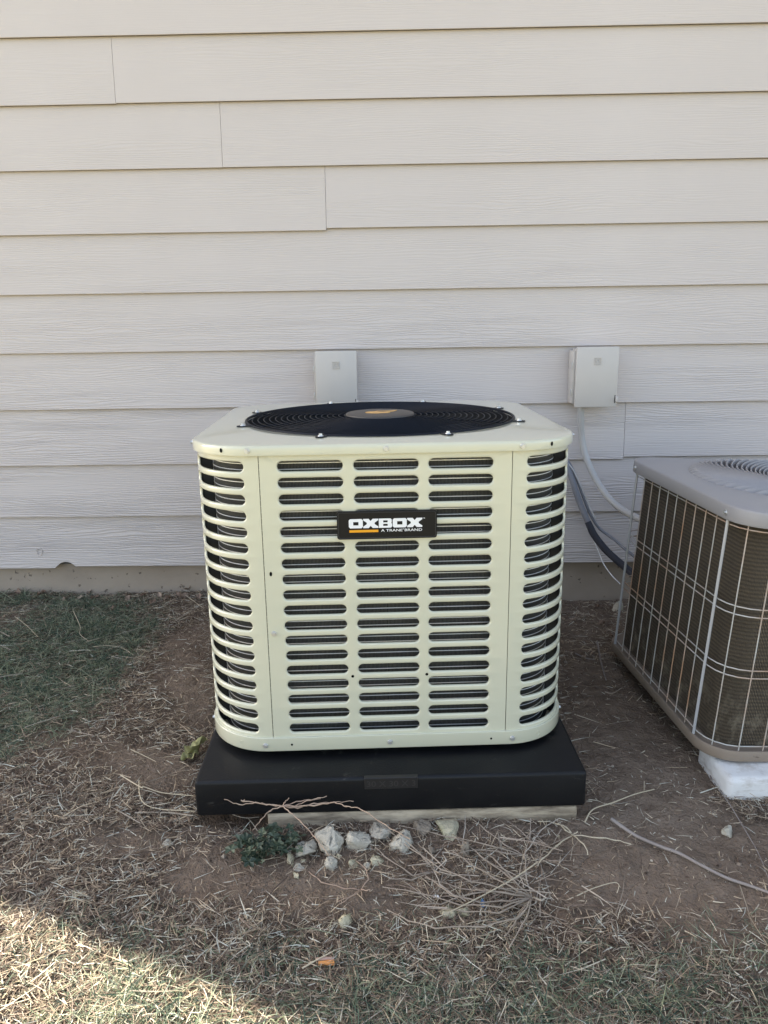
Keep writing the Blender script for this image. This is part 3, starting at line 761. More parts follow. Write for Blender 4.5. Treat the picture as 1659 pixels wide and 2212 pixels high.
def text(name, s, x0, x1, zc, h, mat, parent, y, bold=.0, rot=(pi/2, 0, 0)):
    cu = bpy.data.curves.new(name, 'FONT'); cu.body = s; cu.size = 1; cu.extrude = .0; cu.offset = bold; cu.resolution_u = 3
    o = bpy.data.objects.new(name, cu); COL.objects.link(o); bpy.context.view_layer.update()
    dg = bpy.context.evaluated_depsgraph_get(); me = bpy.data.meshes.new_from_object(o.evaluated_get(dg)); bpy.data.objects.remove(o)
    co = np.array([v.co[:] for v in me.vertices]); mn, mx_ = co.min(0), co.max(0)
    sx_, sz_ = (x1-x0)/(mx_[0]-mn[0]), h/(mx_[1]-mn[1])
    for v in me.vertices: v.co = Vector((x0+(v.co.x-mn[0])*sx_, y, zc-h/2+(v.co.y-mn[1])*sz_))
    me.materials.append(mat); o = bpy.data.objects.new(name, me); COL.objects.link(o); o.parent = parent; return o
text('lettering', 'A TRANE', (766-824)*K, (970-824)*K, BZ-.0105, .0048, M['white'], badge, by-.0005, .012)
text('lettering', 'BRAND', (991-824)*K, (1157-824)*K, BZ-.0105, .0048, M['white'], badge, by-.0005, .012)
text('lettering', '\u00ae', (973-824)*K, (985-824)*K, BZ-.0084, .0024, M['white'], badge, by-.0005)
text('lettering', 'TM', (1162-824)*K, (1183-824)*K, BZ+.0117, .0018, M['white'], badge, by-.0005, .01)

# ------------------------------------------------------------------ pad and slab
pad = empty('equipment_pad', (-.0062, -1.1237, -.0015), (0, -.005, .0285)); tag(pad, 'black plastic equipment pad under the new unit, size moulded on its front', 'pad')
bmobj('pad_body', boxbm(-.381, .381, 0, .762, 0, .0769, .0075, 4), M['pad'], pad, True, 60)
pl0 = -.052; pl1 = .052
plq = bmobj('size_plate', boxbm(pl0, pl1, -.0028, .008, .0535, .0772, .0008, 1), M['plaque'], pad, True)
text('lettering', '30 X 30 X 3', pl0+.005, pl1-.005, .0650, .0125, M['relief'], plq, -.0034, .004)
slab = bmobj('concrete_slab', boxbm(-.305, .305, 0, .62, -.08, 0, .006, 2), M['slab'], None, True)
slab.location = (.054, -1.118, -.0015); slab.rotation_euler = (0, 0, .03)
bm = bmesh.new(); bm.from_mesh(slab.data); bmesh.ops.subdivide_edges(bm, edges=bm.edges[:], cuts=6, use_grid_fill=True)
for v in bm.verts:
    if v.co.y < .05 and v.co.z < -.003: v.co.y += .006*noise.noise(v.co*14)
    if v.co.z < -.003: v.co.x += .004*noise.noise(v.co*23)
bm.to_mesh(slab.data); bm.free()
tag(slab, 'weathered concrete slab sticking out under the black pad', 'slab')

# ------------------------------------------------------------------ old unit
U2 = dict(x=.656, y=-1.0, z=.053, yaw=.083, rx=.005, ry=.061)
A2 = .303; R2 = .068; ZCB = .483; ZCT = .512
rm = Matrix.Rotation(U2['yaw'], 3, 'Z') @ Matrix.Rotation(U2['ry'], 3, 'Y') @ Matrix.Rotation(U2['rx'], 3, 'X')
old = empty('old_condenser', (U2['x'], U2['y'], U2['z']), tuple(rm.to_euler('XYZ'))); tag(old, 'old leaning air conditioner with wire cage, dirty coil and grey moulded top', 'air conditioner')
def p2(s, ins, a=A2, r=R2):
    x, y = pathpt(s, ins, a, r); return x+a, y
S2 = 2*(A2-R2)+pi/2*R2; PER2 = 4*S2
def loop2(n, ins, z, a=A2, r=R2): 
    return [(*[q for q in p2(PER2*i/n, ins, a, r)], z) for i in range(n)]
def rl(n, ins, z):  # radius grows outward with negative inset through pathpt
    return loop2(n, ins, z)
N2 = 160
loft('base_pan', [rl(N2, .02, -.004), rl(N2, .006, -.004), rl(N2, -.002, .001), rl(N2, -.006, .001), rl(N2, -.007, -.003), rl(N2, -.006, -.020), rl(N2, -.003, -.024), rl(N2, .002, -.025), rl(N2, .15, -.031)], M['pan2'], old)
mesh('pan_floor', rl(N2, .015, -.006), [tuple(range(N2))], M['pan2'], old)
vs, uv, fs = [], [], []
for i in range(N2+1):
    x, y = p2(PER2*i/N2, .026)
    for z in (-.003, .50): vs.append((x, y, z)); uv.append((PER2*i/N2, z+.003))
for i in range(N2): fs.append((2*i, 2*i+2, 2*i+3, 2*i+1))
mesh('coil', vs, fs, M['fins2'], old, True, uv=uv)
# cage wires: s=0 front centre; left side is s=-S2
def wire_v(s, r, z0, z1, mat, ins=0.0, name='cage_wire'):
    x, y = p2(s, ins); return tube(name, [(x, y, z0), (x, y, (z0+z1)/2), (x, y, z1)], r, mat, old, 6)
ZU, ZL = .303, .171
zc_list = [.008, ZL-.0085, ZL+.0085, ZU-.0085, ZU+.0085, ZCB-.012]
for z in zc_list:
    tube('cage_wire', rl(96, .003, z), .0014, M['wire'], old, 6, True)
s_front_rod = -(A2-R2)-pi/2*R2-.0     # where the left side begins
s_back_rod = s_front_rod-2*(A2-R2)+.0
for s in (s_front_rod, s_back_rod, s_front_rod+4*S2-S2, s_front_rod+3*S2-S2):
    wire_v(s, .0034, -.006, ZCB+.002, M['galv'], -.002, 'corner_rod')
for k in range(1, 10): wire_v(s_front_rod+(s_back_rod-s_front_rod)*k/10, .00135, -.008, ZCB-.002, M['wire'])
s = s_front_rod+.049
while s < A2+.1: wire_v(s, .00135, -.008, ZCB-.002, M['wire']); s += .053
for k in range(1, 14): wire_v(s_back_rod-.05*k, .00135, -.008, ZCB-.002, M['wire'])
# cap
def cl2(ins, z): return rl(N2, ins, z)
c2c = cl2(.0, ZCT)
def circ2(r, z, t_=1.0):
    out = []
    for (x, y, _) in c2c:
        dx, dy = x-A2, y-A2; d = sqrt(dx*dx+dy*dy); k = r/d; out.append((A2+dx*(1-t_)+dx*k*t_, A2+dy*(1-t_)+dy*k*t_, z))
    return out
loft('top_cap', [cl2(.006, ZCB), cl2(-.008, ZCB-.002), cl2(-.009, ZCB), cl2(-.0088, ZCT-.0045), cl2(-.0078, ZCT-.0018), cl2(-.0058, ZCT-.0002), cl2(-.003, ZCT+.0003), circ2(.262, ZCT+.004, .5), circ2(.262, ZCT+.007), circ2(.256, ZCT+.006)], M['cap2'], old)
# moulded spiral ribs
NRb = 62; vs, fs = [], []; nr = 34; na = NRb*10
for i in range(nr):
    t_ = i/(nr-1); r = .256-(.256-.062)*t_; tw = 1.15*t_+.25*t_*t_
    env = min(1, t_*22)*min(1, (1-t_)*14)
    for k in range(na):
        th = 2*pi*k/na; q = (k % 10)/10.0; prof = max(0.0, sin(pi*q/.5)) if q < .5 else 0.0
        hgt = .011*prof**.6-.024*(1 if q >= .5 else 0)
        wid = min(1, max(.35, r/.256))
        vs.append((A2+r*cos(th+tw), A2+r*sin(th+tw), ZCT+.006-.010*t_+env*hgt*wid))
for i in range(nr-1):
    for k in range(na): k2 = (k+1) % na; fs.append((i*na+k, i*na+k2, (i+1)*na+k2, (i+1)*na+k))
mesh('spiral_grille', vs, fs, M['cap2'], old, True, sharp=50)
loft('hub_disc', [[(A2+r*cos(2*pi*k/48), A2+r*sin(2*pi*k/48), z) for k in range(48)] for r, z in ((.066, ZCT-.006), (.066, ZCT+.006), (.062, ZCT+.008), (.001, ZCT+.009))], M['cap2'], old)
for s_ in (s_front_rod, s_back_rod):
    x, y = p2(s_, -.009); inst(scr0, 'screw', (x, y, ZCB+.012), (0, -pi/2, 0), (1, 1, 1), old)
# white pad
pb = boxbm(0, .72, 0, .62, 0, 1.0, .0); pb.free()
pad2 = bmobj('old_pad', boxbm(.0, .60, .0, .15, -.06, .046, .014, 4), M['pad2'], None, True, 60)
c_ = gp(1568, 1733); pad2.location = (c_.x+.004, -1.053, -.026); pad2.rotation_euler = (0, .02, .03)
tag(pad2, 'dirty white concrete pad under the front of the old unit', 'pad')
del pb

# ------------------------------------------------------------------ rubble
def rock(u, v, w_px, h_px, mat, label, seed, flat=.6, sink=.25):
    c = gp(u, v+h_px*.32); d = (c-CAM).length; mpp = d/F
    rx = w_px*mpp/2*1.15; rz = h_px*mpp/2*1.15
    rnd = random.Random(seed); bm = bmesh.new()
    for i in range(15):
        p = Vector((rnd.gauss(0, 1), rnd.gauss(0, 1), rnd.gauss(0, 1))).normalized()*rnd.uniform(.88, 1.1); bm.verts.new((p.x*rx, p.y*rx*.85, p.z*rz*.9))
    bmesh.ops.convex_hull(bm, input=bm.verts)
    bmesh.ops.delete(bm, geom=[v_ for v_ in bm.verts if not v_.link_faces], context='VERTS')
    bmesh.ops.bevel(bm, geom=bm.edges[:], offset=min(rx, rz)*.07, segments=1, affect='EDGES')
    bmesh.ops.triangulate(bm, faces=bm.faces[:])
    bmesh.ops.subdivide_edges(bm, edges=bm.edges[:], cuts=3)
    for v_ in bm.verts:
        k = 30/(.2+rx*20); o3 = Vector((seed*3.1, 0, 0)); v_.co += v_.co.normalized()*rx*(.22*noise.noise(v_.co/rx*1.7+o3)+.15*noise.noise(v_.co/rx*4+o3)+.10*noise.noise(v_.co/rx*9+o3))
    o = bmobj('rubble_stone', bm, mat, None, True, 60); o.location = (c.x, c.y+rx*.3, c.z+rz*(1-sink*2)-.20*rz); o.rotation_euler = (0, 0, rnd.uniform(0, 6))
    tag(o, label, 'stone', 'broken concrete rubble on the soil'); return o
RK = [(630, 100, 180, 145, 'rockg', 'large grey rubble stone below the left half of the slab, biggest of the row'),
      (805, 100, 152, 135, 'rockg', 'grey rubble stone with yellow-green moss on top, second big one from left'),
      (935, 48, 142, 95, 'rockg', 'pale pitted stone against the slab, between the two largest grey stones'),
      (1075, 102, 150, 120, 'rockg', 'blue-grey rounded stone at the right end of the big rubble row'),
      (492, 158, 130, 88, 'rockg', 'angular pale stone beside the green weed'),
      (405, 200, 76, 80, 'rocky', 'small cream stone leaning on the angular pale stone near the weed'),
      (636, 226, 82, 84, 'rockg', 'triangular light grey stone in front of the largest stone'),
      (1340, 22, 150, 85, 'rocky', 'pale yellowish stone tucked under the right part of the slab'),
      (1195, 18, 120, 70, 'rockb', 'brownish stone under the slab, left of the yellowish one'),
      (912, 218, 74, 54, 'rocky', 'small mossy yellow stone below the middle of the rubble row'),
      (772, 236, 58, 50, 'rocky', 'small cream stone right of the triangular stone'),
      (442, 262, 66, 34, 'rockg', 'flat grey chip just below the small cream stone by the weed'),
      (426, 305, 58, 30, 'rocky', 'lowest flat cream chip below the green weed'),
      (730, 580, 92, 102, 'rocky', 'round yellowish stone lying alone on the soil in front of the pad'),
      (1350, 538, 92, 66, 'rocky', 'cream lumpy stone among the dry stems at the right'),
      (1436, 532, 66, 50, 'rocky', 'smaller tan stone touching the lumpy cream stone'),
      (1460, 152, 90, 104, 'rockb', 'dull greenish flat stone under the dry stems'),
      (1250, 162, 56, 46, 'rockb', 'small dull stone right of the blue-grey stone'),
      (686, 190, 36, 36, 'rocky', 'tiny cream pebble between the largest and the triangular stone'),
      (855, 246, 44, 30, 'rockg', 'tiny grey pebble beside the small mossy stone'),
      (905, 95, 60, 50, 'rockb', 'brown wedge between the mossy grey and the blue-grey stone'),
      (470, 222, 40, 24, 'rocky', 'tiny cream chip right of the small cream stone')]
for i, (cx, cy, w_, h, mt, lb) in enumerate(RK):
    u, v = PR(cx, cy); rock(u, v, w_*.358, h*.358, M[mt], lb, i+5)
rock(1575, 1797, 24, 20, M['rockg'], 'half buried grey stone on the bare soil far right', 61)
rock(360, 1822, 20, 13, M['rockg'], 'small pale stone on the bare patch left of the pad', 62)
rock(1345, 1312, 34, 30, M['rockg'], 'pale crumbly lump by the foundation behind the old unit', 63)
rock(705+500, 1762+45, 9, 8, M['rocky'], 'tiny bright pebble in the soil below the right end of the slab', 64)

# ------------------------------------------------------------------ dry plants and sticks
def stempts(pts, lift=.012, planey=None):
    out = []
    for i, p in enumerate(pts):
        if len(p) > 2: out.append(yp(p[0], p[1], p[2]))
        else:
            out.append(gp(p[0], p[1], lift*(.6+.8*random.random())))
    return out
def weed(name, hub, stems, label, mat, r0=.0017, lift=.016):
    h0 = gp(*hub, .004) if len(hub) == 2 else yp(*hub)
    o = empty(name, tuple(h0)); tag(o, label, 'dry plant')
    for s in stems:
        w_ = stempts(s, lift); pts = [q for a_, b_ in zip([Vector(h0)]+w_[:-1], w_) for q in (a_.lerp(b_, 0), a_.lerp(b_, .33)+Vector((0, 0, .002)), a_.lerp(b_, .66)+Vector((random.uniform(-1, 1), random.uniform(-1, 1), .5))*.002)]+[w_[-1]]
        pts = [p-h0 for p in pts]
        n = len(pts); tube('stem', pts, [r0*.62*(1-.5*i/n)*(1.45 if i % 3 == 0 and i else 1) for i in range(n)], mat, o, 5)
    return o
def C8(L): return [P8(*p) for p in L]
weed('dry_weed', P8(1040, 1150), [C8(s) for s in (
    [(820, 1080), (640, 1040), (440, 960), (220, 810), (20, 640)],
    [(880, 1118), (560, 1085), (330, 1010)],
    [(900, 1020), (700, 870), (590, 775), (470, 740)],
    [(930, 1040), (800, 900), (740, 850)],
    [(1000, 990), (990, 870), (1030, 720), (1032, 620)],
    [(840, 1212), (560, 1195), (280, 1115), (50, 1075)],
    [(820, 1250), (600, 1240), (350, 1215)],
    [(940, 1285), (720, 1340), (400, 1350), (220, 1300), (80, 1225)],
    [(1010, 1270), (890, 1480)],
    [(980, 1250), (920, 1330), (860, 1400)],
    [(900, 1170), (700, 1180), (500, 1130), (400, 1040)],
    [(950, 1105), (780, 1010), (620, 915), (520, 840)],
    [(850, 1110), (640, 1120), (440, 1190), (290, 1195)],
    [(1100, 1165), (1165, 1150)])], 'sprawling dry weed with many pale stems fanning left on the bare soil', M['stem'], .0022)
weed('dry_weed', P8(985, 868), [C8(s) for s in (
    [(860, 795), (735, 700), (650, 628)], [(740, 795), (460, 738), (160, 668)], [(1040, 790), (1100, 700), (1220, 620)], [(960, 1000), (985, 1080)], [(860, 850), (700, 830), (560, 850)], [(1030, 890), (1000, 960)])],
    'small dry weed with stems reaching up to the slab, right of the middle', M['stem'], .0019)
weed('dry_weed', P8(1312, 733), [C8(s) for s in (
    [(1210, 800), (1110, 888), (1080, 935)], [(1500, 750), (1590, 765), (1700, 790)], [(1265, 700), (1210, 655)], [(1345, 708)], [(1385, 790), (1412, 862)], [(1270, 680), (1190, 650), (1080, 640)])],
    'dry weed with a long straw stalk pointing right, by the right corner of the pad', M['stempale'], .0022)
weed('dry_weed', P8(395, 975), [C8(s) for s in (
    [(320, 880), (240, 800), (150, 730)], [(520, 1000), (690, 1002)], [(380, 880), (355, 800)], [(240, 1030), (90, 1020)], [(250, 1000), (60, 870), (0, 810)], [(430, 1060), (520, 1130), (600, 1170)], [(470, 900), (450, 845), (560, 870)])],
    'dry weed in front of the rubble row with crossing grey stems', M['stem'], .0020)
weed('dry_weed', PR(820, 395), [[PR(*p) for p in s] for s in (
    [(720, 385), (580, 345), (505, 280)], [(860, 395), (872, 396)], [(740, 440), (680, 460)], [(790, 415), (690, 478)], [(865, 330), (855, 275), (790, 215)], [(825, 430)])],
    'small reddish dry weed between the rubble and the round stone', M['twig'], .0016)
# twig leaning on the pad front
tw = empty('twig', tuple(yp(*P7(720, 600), -1.155))); tag(tw, 'reddish branching twig leaning on the front of the black pad', 'twig')
def C7(L): return [P7(*p) for p in L]
h0 = Vector(tw.location)
for s in ([(600, 585, -1.150), (520, 573, -1.145), (400, 586, -1.142), (290, 545, -1.138)], [(630, 630, -1.16), (560, 700, -1.18), (500, 775, -1.2)],
          [(800, 600, -1.15), (900, 560, -1.145), (1045, 525, -1.14)], [(830, 610, -1.155), (950, 580, -1.15), (1100, 570, -1.148), (1242, 560, -1.14)],
          [(950, 592, -1.155), (1100, 572, -1.158), (1190, 600, -1.17), (1300, 622, -1.19), (1480, 740, -1.24), (1659, 840, -1.28)],
          [(770, 640, -1.17), (850, 710, -1.19), (960, 830, -1.22), (1060, 960, -1.27)], [(735, 570, -1.15), (768, 540, -1.145)], [(430, 560, -1.14), (440, 555, -1.14)], [(850, 560, -1.14), (1000, 545, -1.135)]):
    pts = [yp(*P7(a, b_), y) for a, b_, y in s]; pts = [p if p.z > gz(p.x, p.y)+.002 else Vector((p.x, p.y, gz(p.x, p.y)+.004)) for p in pts]
    pts = catmull([h0]+pts, 5); n = len(pts)
    pts = [p-h0+Vector((0, 0, .0012*math.sin(i*2.1))) for i, p in enumerate(pts)]
    tube('branch', pts, [.0013*(1-.5*i/n)*(1.4 if i % 5 == 0 and i else 1) for i in range(n)], M['twig'], tw, 5)
def stick(L, r, mat, label, cat='stick', lift=.006, name='stick'):
    pts = catmull([gp(u, v, lift) for u, v in L], 7); n = len(pts)
    o = tube(name, [p-pts[0] for p in pts], [r*(.68 if r < .003 else .9)*(1-.35*i/n)*(1+.12*noise.noise(p*30)) for i, p in enumerate(pts)], mat, None, 7); o.location = pts[0]; tag(o, label, cat); return o
stick([PD(690, 427), (PD(800, 505)), PD(870, 545), PD(1000, 600), PD(1110, 640), PD(1240, 710), PD(1400, 790), PD(1560, 845), PD(1700, 895)], .0042, M['stick'], 'long curved bare stick lying across the soil at lower right')
stick([PD(525, 445), PD(575, 368), PD(700, 325), PD(830, 275), PD(955, 243)], .0022, M['stempale'], 'jointed straw stalk beside the right corner of the black pad', 'stalk', .012, 'stalk')
stick([PD(893, 195), PD(892, 250)], .0014, M['stempale'], 'short upright stub at the end of the jointed straw stalk', 'stalk', .012, 'stalk')
stick([P8(1080, 910), P8(900, 1030), P8(580, 1200), P8(330, 1312)], .0020, M['stempale'], 'straight yellow stalk lying over the sprawling dry weed', 'stalk', .02, 'stalk')
stick([PD(470, 905), PD(580, 855), PD(710, 820), PD(745, 850)], .0016, M['stempale'], 'thin straw stalk on bare soil left of centre right', 'stalk', .006, 'stalk')
stick([PD(50, 1440), PD(200, 1430), PD(355, 1424)], .0018, M['stempale'], 'short flat straw stalk near the bottom on a bare patch', 'stalk', .006, 'stalk')
stick([(455, 1660+80), (520, 1690+75), (560, 1765), (700, 1764)][:3], .0015, M['stem'], 'thin stalk poking out below the left corner of the black pad', 'stalk', .008, 'stalk')
stick([(P6(180, 740)), P6(205, 880), P6(225, 960), P6(250, 1045)], .0032, M['stick'], 'short dark stick on the soil between the two units', 'stick')
stick([P6(0, 830), P6(90, 870), P6(160, 880)], .0028, M['stick'], 'curved grey stick near the foundation between the units', 'stick')
stick([P6(1050, 1660), P6(1085, 1740), P6(1095, 1850)], .0032, M['stick'], 'brown root stick standing by the corner of the white pad', 'stick')
stick([PD(1360, 250), PD(1430, 350), PD(1520, 500), PD(1600, 640), PD(1660, 790)], .0018, M['stick'], 'thin dark vine trailing down the soil at the right edge', 'vine', .006, 'vine')
stick([P6(240, 1140), P6(300, 1152), P6(375, 1110)], .0022, M['stem'], 'small curled pale root on the soil beside the old unit', 'root', .006, 'root')
def QL(cx, cy): return ((cx*.5425)*.54004, (2200+cy*.5425)*.54004)
def QB(cx, cy): return ((cx*.6028)*.54004, (3100+cy*.6028)*.54004)
stick([QL(890, 1660), QL(1040, 1750), QL(1060, 1745), QL(1200, 1790), QL(1425, 1812)], .0021, M['stempale'], 'long bent straw stalk reaching the left side of the black pad', 'stalk', .014, 'stalk')
stick([QL(1025, 1700), QL(1030, 1800), QB(960, 190), QB(1060, 225), QB(1290, 240)], .0019, M['stempale'], 'straw stalk with a sharp bend below the long bent one', 'stalk', .012, 'stalk')
stick([QB(895, 250), QB(1100, 250), QB(1285, 270)], .0022, M['stem'], 'grey brown stalk running to the bottom left corner of the black pad', 'stalk', .008, 'stalk')
stick([QL(540, 450), QL(590, 560), QL(590, 620), QL(650, 670)], .0015, M['stempale'], 'pale bent stalk standing in the grass near the wall', 'stalk', .02, 'stalk')
stick([QL(110, 490), QL(200, 560), QL(280, 640)], .0012, M['stempale'], 'very thin pale stalk in the dark green grass at left', 'stalk', .02, 'stalk')
stick([QL(680, 715), QL(800, 705), QL(900, 722), QL(985, 775)], .0019, M['stempale'], 'arched straw stalk on the soil left of the new unit', 'stalk', .010, 'stalk')
stick([QL(965, 1470), QL(1050, 1510), QL(1150, 1560)], .0016, M['stempale'], 'pale straw piece left of the wilted leaf', 'stalk', .010, 'stalk')
stick([QL(1350, 320), QL(1420, 370), QL(1500, 430)], .0016, M['stempale'], 'straw piece below the dry leaves near the foundation', 'stalk', .012, 'stalk')
stick([PR(465, 865), PR(560, 810), PR(655, 760)], .0020, M['stempale'], 'pale straight straw stalk above the orange butt', 'stalk', .012, 'stalk')

# leafy weed
lw_c = gp(*P7(560, 900)); lw = empty('leafy_weed', tuple(lw_c)); tag(lw, 'low green weed with small lobed leaves at the left end of the slab', 'plant')
def lobed(name, mat):
    pts = [(0, 0)]; n = 22; vs = [(0, 0, 0)]
    for i in range(n):
        a = -pi*.86+2*pi*.86*i/(n-1); r = .013*(1+.22*cos(5*a)*1.0)*(1-.12*abs(a)/pi); vs.append((r*cos(a), r*sin(a), .0035*abs(sin(2.5*a))))
    fs = [(0, i, i+1) for i in range(1, n)]
    return mesh(name, vs, fs, mat, None, False)
lf0 = lobed('leaf', M['leaf']); first = True
rnd = random.Random(5)
clusters = [(470, 900, 70, 50), (560, 830, 80, 70), (640, 850, 70, 70), (520, 960, 70, 50), (600, 940, 80, 50), (770, 880, 50, 60), (480, 985, 40, 20), (690, 800, 60, 40), (800, 810, 30, 30), (430, 850, 40, 30)]
for (cx, cy, sx_, sy_) in clusters:
    for k in range(8):
        u, v = P7(cx+rnd.gauss(0, .8)*sx_, cy+rnd.gauss(0, .8)*sy_); p = gp(u, v, rnd.uniform(.004, .034))-lw_c
        sc_l = rnd.uniform(.35, 1.0); rot = (rnd.uniform(-.2, .8), rnd.uniform(-.5, .5), rnd.uniform(0, 6.28))
        if first: lf0.location = p; lf0.rotation_euler = rot; lf0.scale = (sc_l,)*3; lf0.parent = lw; first = False
        else: inst(lf0, 'leaf', p, rot, (sc_l,)*3, lw)
for k in range(14):
    a = rnd.uniform(0, 6.28); L = rnd.uniform(.025, .07); e_ = Vector((cos(a)*L, sin(a)*L*.7, rnd.uniform(.004, .02)))
    tube('stem', catmull([(0, 0, .003), tuple(e_*.5+Vector((0, 0, .008))), tuple(e_)], 4), .0009, M['leaf'], lw, 5)
# crumpled leaves
def crumple(name, u, v, size, mat, label, seed, lift=.01, cat='leaf', group=None, asp=.55, rz=None):
    rnd = random.Random(seed); n, m_ = 14, 8; vs, fs = [], []
    for i in range(n):
        t_ = i/(n-1)
        w_ = asp*sin(pi*min(1, t_*1.02))**.7*(1+.25*sin(9*t_))
        for j in range(m_):
            s_ = j/(m_-1)-.5; x = (t_-.5)*size; y = s_*w_*size
            z = .35*size*abs(s_)*w_*2+.26*size*noise.noise(Vector((x/size*5, y/size*5, seed)))+.10*size*sin(t_*5+seed)
            vs.append((x, y, z))
    for i in range(n-1):
        for j in range(m_-1): a = i*m_+j; fs.append((a, a+1, a+m_+1, a+m_))
    o = mesh(name, vs, fs, mat, None, True); o.location = gp(u, v, lift); o.rotation_euler = (rnd.uniform(-.5, .5), rnd.uniform(-.4, .4), rz if rz is not None else rnd.uniform(0, 6)); tag(o, label, cat, group); return o
crumple('wilted_leaf', 425, 1615, .06, M['wilt'], 'crumpled yellow-green wilted leaf against the left side of the black pad', 3, .02, asp=.75, rz=.9)
crumple('wilted_leaf', 410, 1634, .042, M['wilt'], 'smaller wilted leaf lying in front of the crumpled one by the pad', 9, .012, asp=.6, rz=.3)
DL = [(196, 1275, .035, 'pale curled dry leaf standing by the foundation at left'), (205, 1290, .03, 'dry leaf lying under the pale curled one at left'), (172, 1292, .025, 'small dry leaf left of the curled pair by the foundation'),
      (345, 1286, .032, None), (362, 1292, .028, None), (275, 1293, .03, 'dry leaf at the wall below the middle of the bottom board, left group'), (330, 1300, .03, 'curled leaf in the litter in front of the wall, third from the folded tan leaf'), (400, 1268, .045, 'large folded tan leaf leaning up near the new unit'), (392, 1288, .05, 'flat split dry leaf beside the folded tan one'),
      (275, 1310, .025, None), (90, 1282, .035, None), (40, 1278, .035, None), (140, 1294, .03, None), (430, 1290, .03, None), (240, 1316, .03, None), (310, 1285, .03, None)]
for i, (u, v, s_, lb) in enumerate(DL):
    if not lb: lb = 'small curled dry leaf along the foundation, %s' % {345: 'left of the flat split leaf', 362: 'touching the flat split leaf', 275: 'a step out from the wall under the others', 90: 'between the left edge and the notch', 40: 'at the far left of the wall', 140: 'right below the notch in the bottom board', 430: 'closest to the new unit', 240: 'out in the green grass', 310: 'flat against the concrete midway to the unit'}[u]
    crumple('dry_leaf', u, v, s_, M['dry'], lb or 'small curled dry leaf in the litter along the foundation', 20+i, .012, group='dry leaves along the foundation')
for i, (u, v) in enumerate(((1300, 1345), (1345, 1395), (1262, 1420), (1240, 1338), (1325, 1378), (1290, 1310))):
    crumple('dry_leaf', u, v, .03, M['dry'], ['dry leaf behind the others, between foundation and old unit', 'dry leaf touching the rear corner of the old unit pan', 'nearest dry leaf on the soil between the two units', 'dry leaf just right of the new unit near the wall', 'dry leaf beside the back corner rod of the old unit', 'dry leaf under the dangling pipes by the foundation'][i], 50+i, .008, group='dry leaves between the units')
bt = empty('cigarette_butt', tuple(gp(*PR(612, 832), .006)), (0, 0, .05)); tag(bt, 'orange cigarette butt lying in the grass near the bottom', 'cigarette butt')
tube('filter', [(-.0125, 0, 0), (.003, 0, .0005), (.0125, 0, 0)], .0042, M['butt'], bt, 10); tube('paper_end', [(-.0165, .004, .0035), (0, .0045, .004), (.012, .0045, .0035)], .0026, M['paper'], bt, 8)
crumple('plastic_scrap', *P8(712, 1188), .018, M['blue'], 'tiny scrap of blue plastic among the dry stems', 77, .006, 'scrap', asp=.5)
crumple('foil_scrap', *P8(405, 1140), .016, M['white'], 'tiny scrap of white foil in the dry stems left of the blue one', 78, .006, 'scrap', asp=.4)

# ------------------------------------------------------------------ straw and grass
def blades(name, X, Y, length, width, flat, mat, curl=.35, lift=.0, label=None, cat=None, Zx=None, azi=None):
    n = len(X); Z = hfull(X, Y)+lift*RNG.random(n)
    az = RNG.random(n)*2*pi if azi is None else azi+RNG.normal(0, .5, n)
    el = np.clip(np.abs(RNG.normal(0, 1, n))*flat, 0, 1.45)
    L = length*RNG.lognormal(0, .38, n); w_ = width*RNG.uniform(.6, 1.3, n)
    bend = RNG.normal(0, curl, n); 
    d = np.stack([np.cos(az)*np.cos(el), np.sin(az)*np.cos(el), np.sin(el)], 1)
    side = np.stack([-np.sin(az), np.cos(az), np.zeros(n)], 1)
    tilt = RNG.uniform(-.8, .8, n); sd_ = side*np.cos(tilt)[:, None]+np.array([0, 0, 1.0])*np.sin(tilt)[:, None]
    base = np.stack([X, Y, Z+.0015], 1)-d*(L*.25*(el < .35))[:, None]*np.array([1, 1, .0])
    T = [0, .5, 1.0]; V_ = np.empty((n, 5, 3))
    droop = np.array([0, 0, -1.0])
    for k, t_ in enumerate(T):
        c = base+d*(L*t_)[:, None]+side*(bend*L*t_*t_)[:, None]+droop*(L*t_*t_*.45*np.sin(el))[:, None]
        c[:, 2] = np.maximum(c[:, 2], hfull(c[:, 0], c[:, 1])+.001+.003*RNG.random(n))
        hw = (w_*(1-.35*t_)*.5)[:, None]
        if k < 2: V_[:, 2*k] = c-sd_*hw; V_[:, 2*k+1] = c+sd_*hw
        else: V_[:, 4] = c
    vs = V_.reshape(-1, 3); b0 = np.arange(n)*5
    q = np.stack([b0, b0+1, b0+3, b0+2], 1); t3 = np.stack([b0+2, b0+3, b0+4], 1)
    me = bpy.data.meshes.new(name)
    me.vertices.add(len(vs)); me.vertices.foreach_set('co', vs.astype(np.float32).ravel())
    loops = np.concatenate([q, t3], 1).ravel(); me.loops.add(len(loops)); me.loops.foreach_set('vertex_index', loops.astype(np.int32))
    me.polygons.add(2*n); st = np.empty(2*n, np.int32); st[0::2] = np.arange(n)*7; st[1::2] = np.arange(n)*7+4
    me.polygons.foreach_set('loop_start', st); me.update(); me.validate()
    me.materials.append(mat); o = bpy.data.objects.new(name, me); COL.objects.link(o); tag(o, label, cat, None, 'stuff'); return o
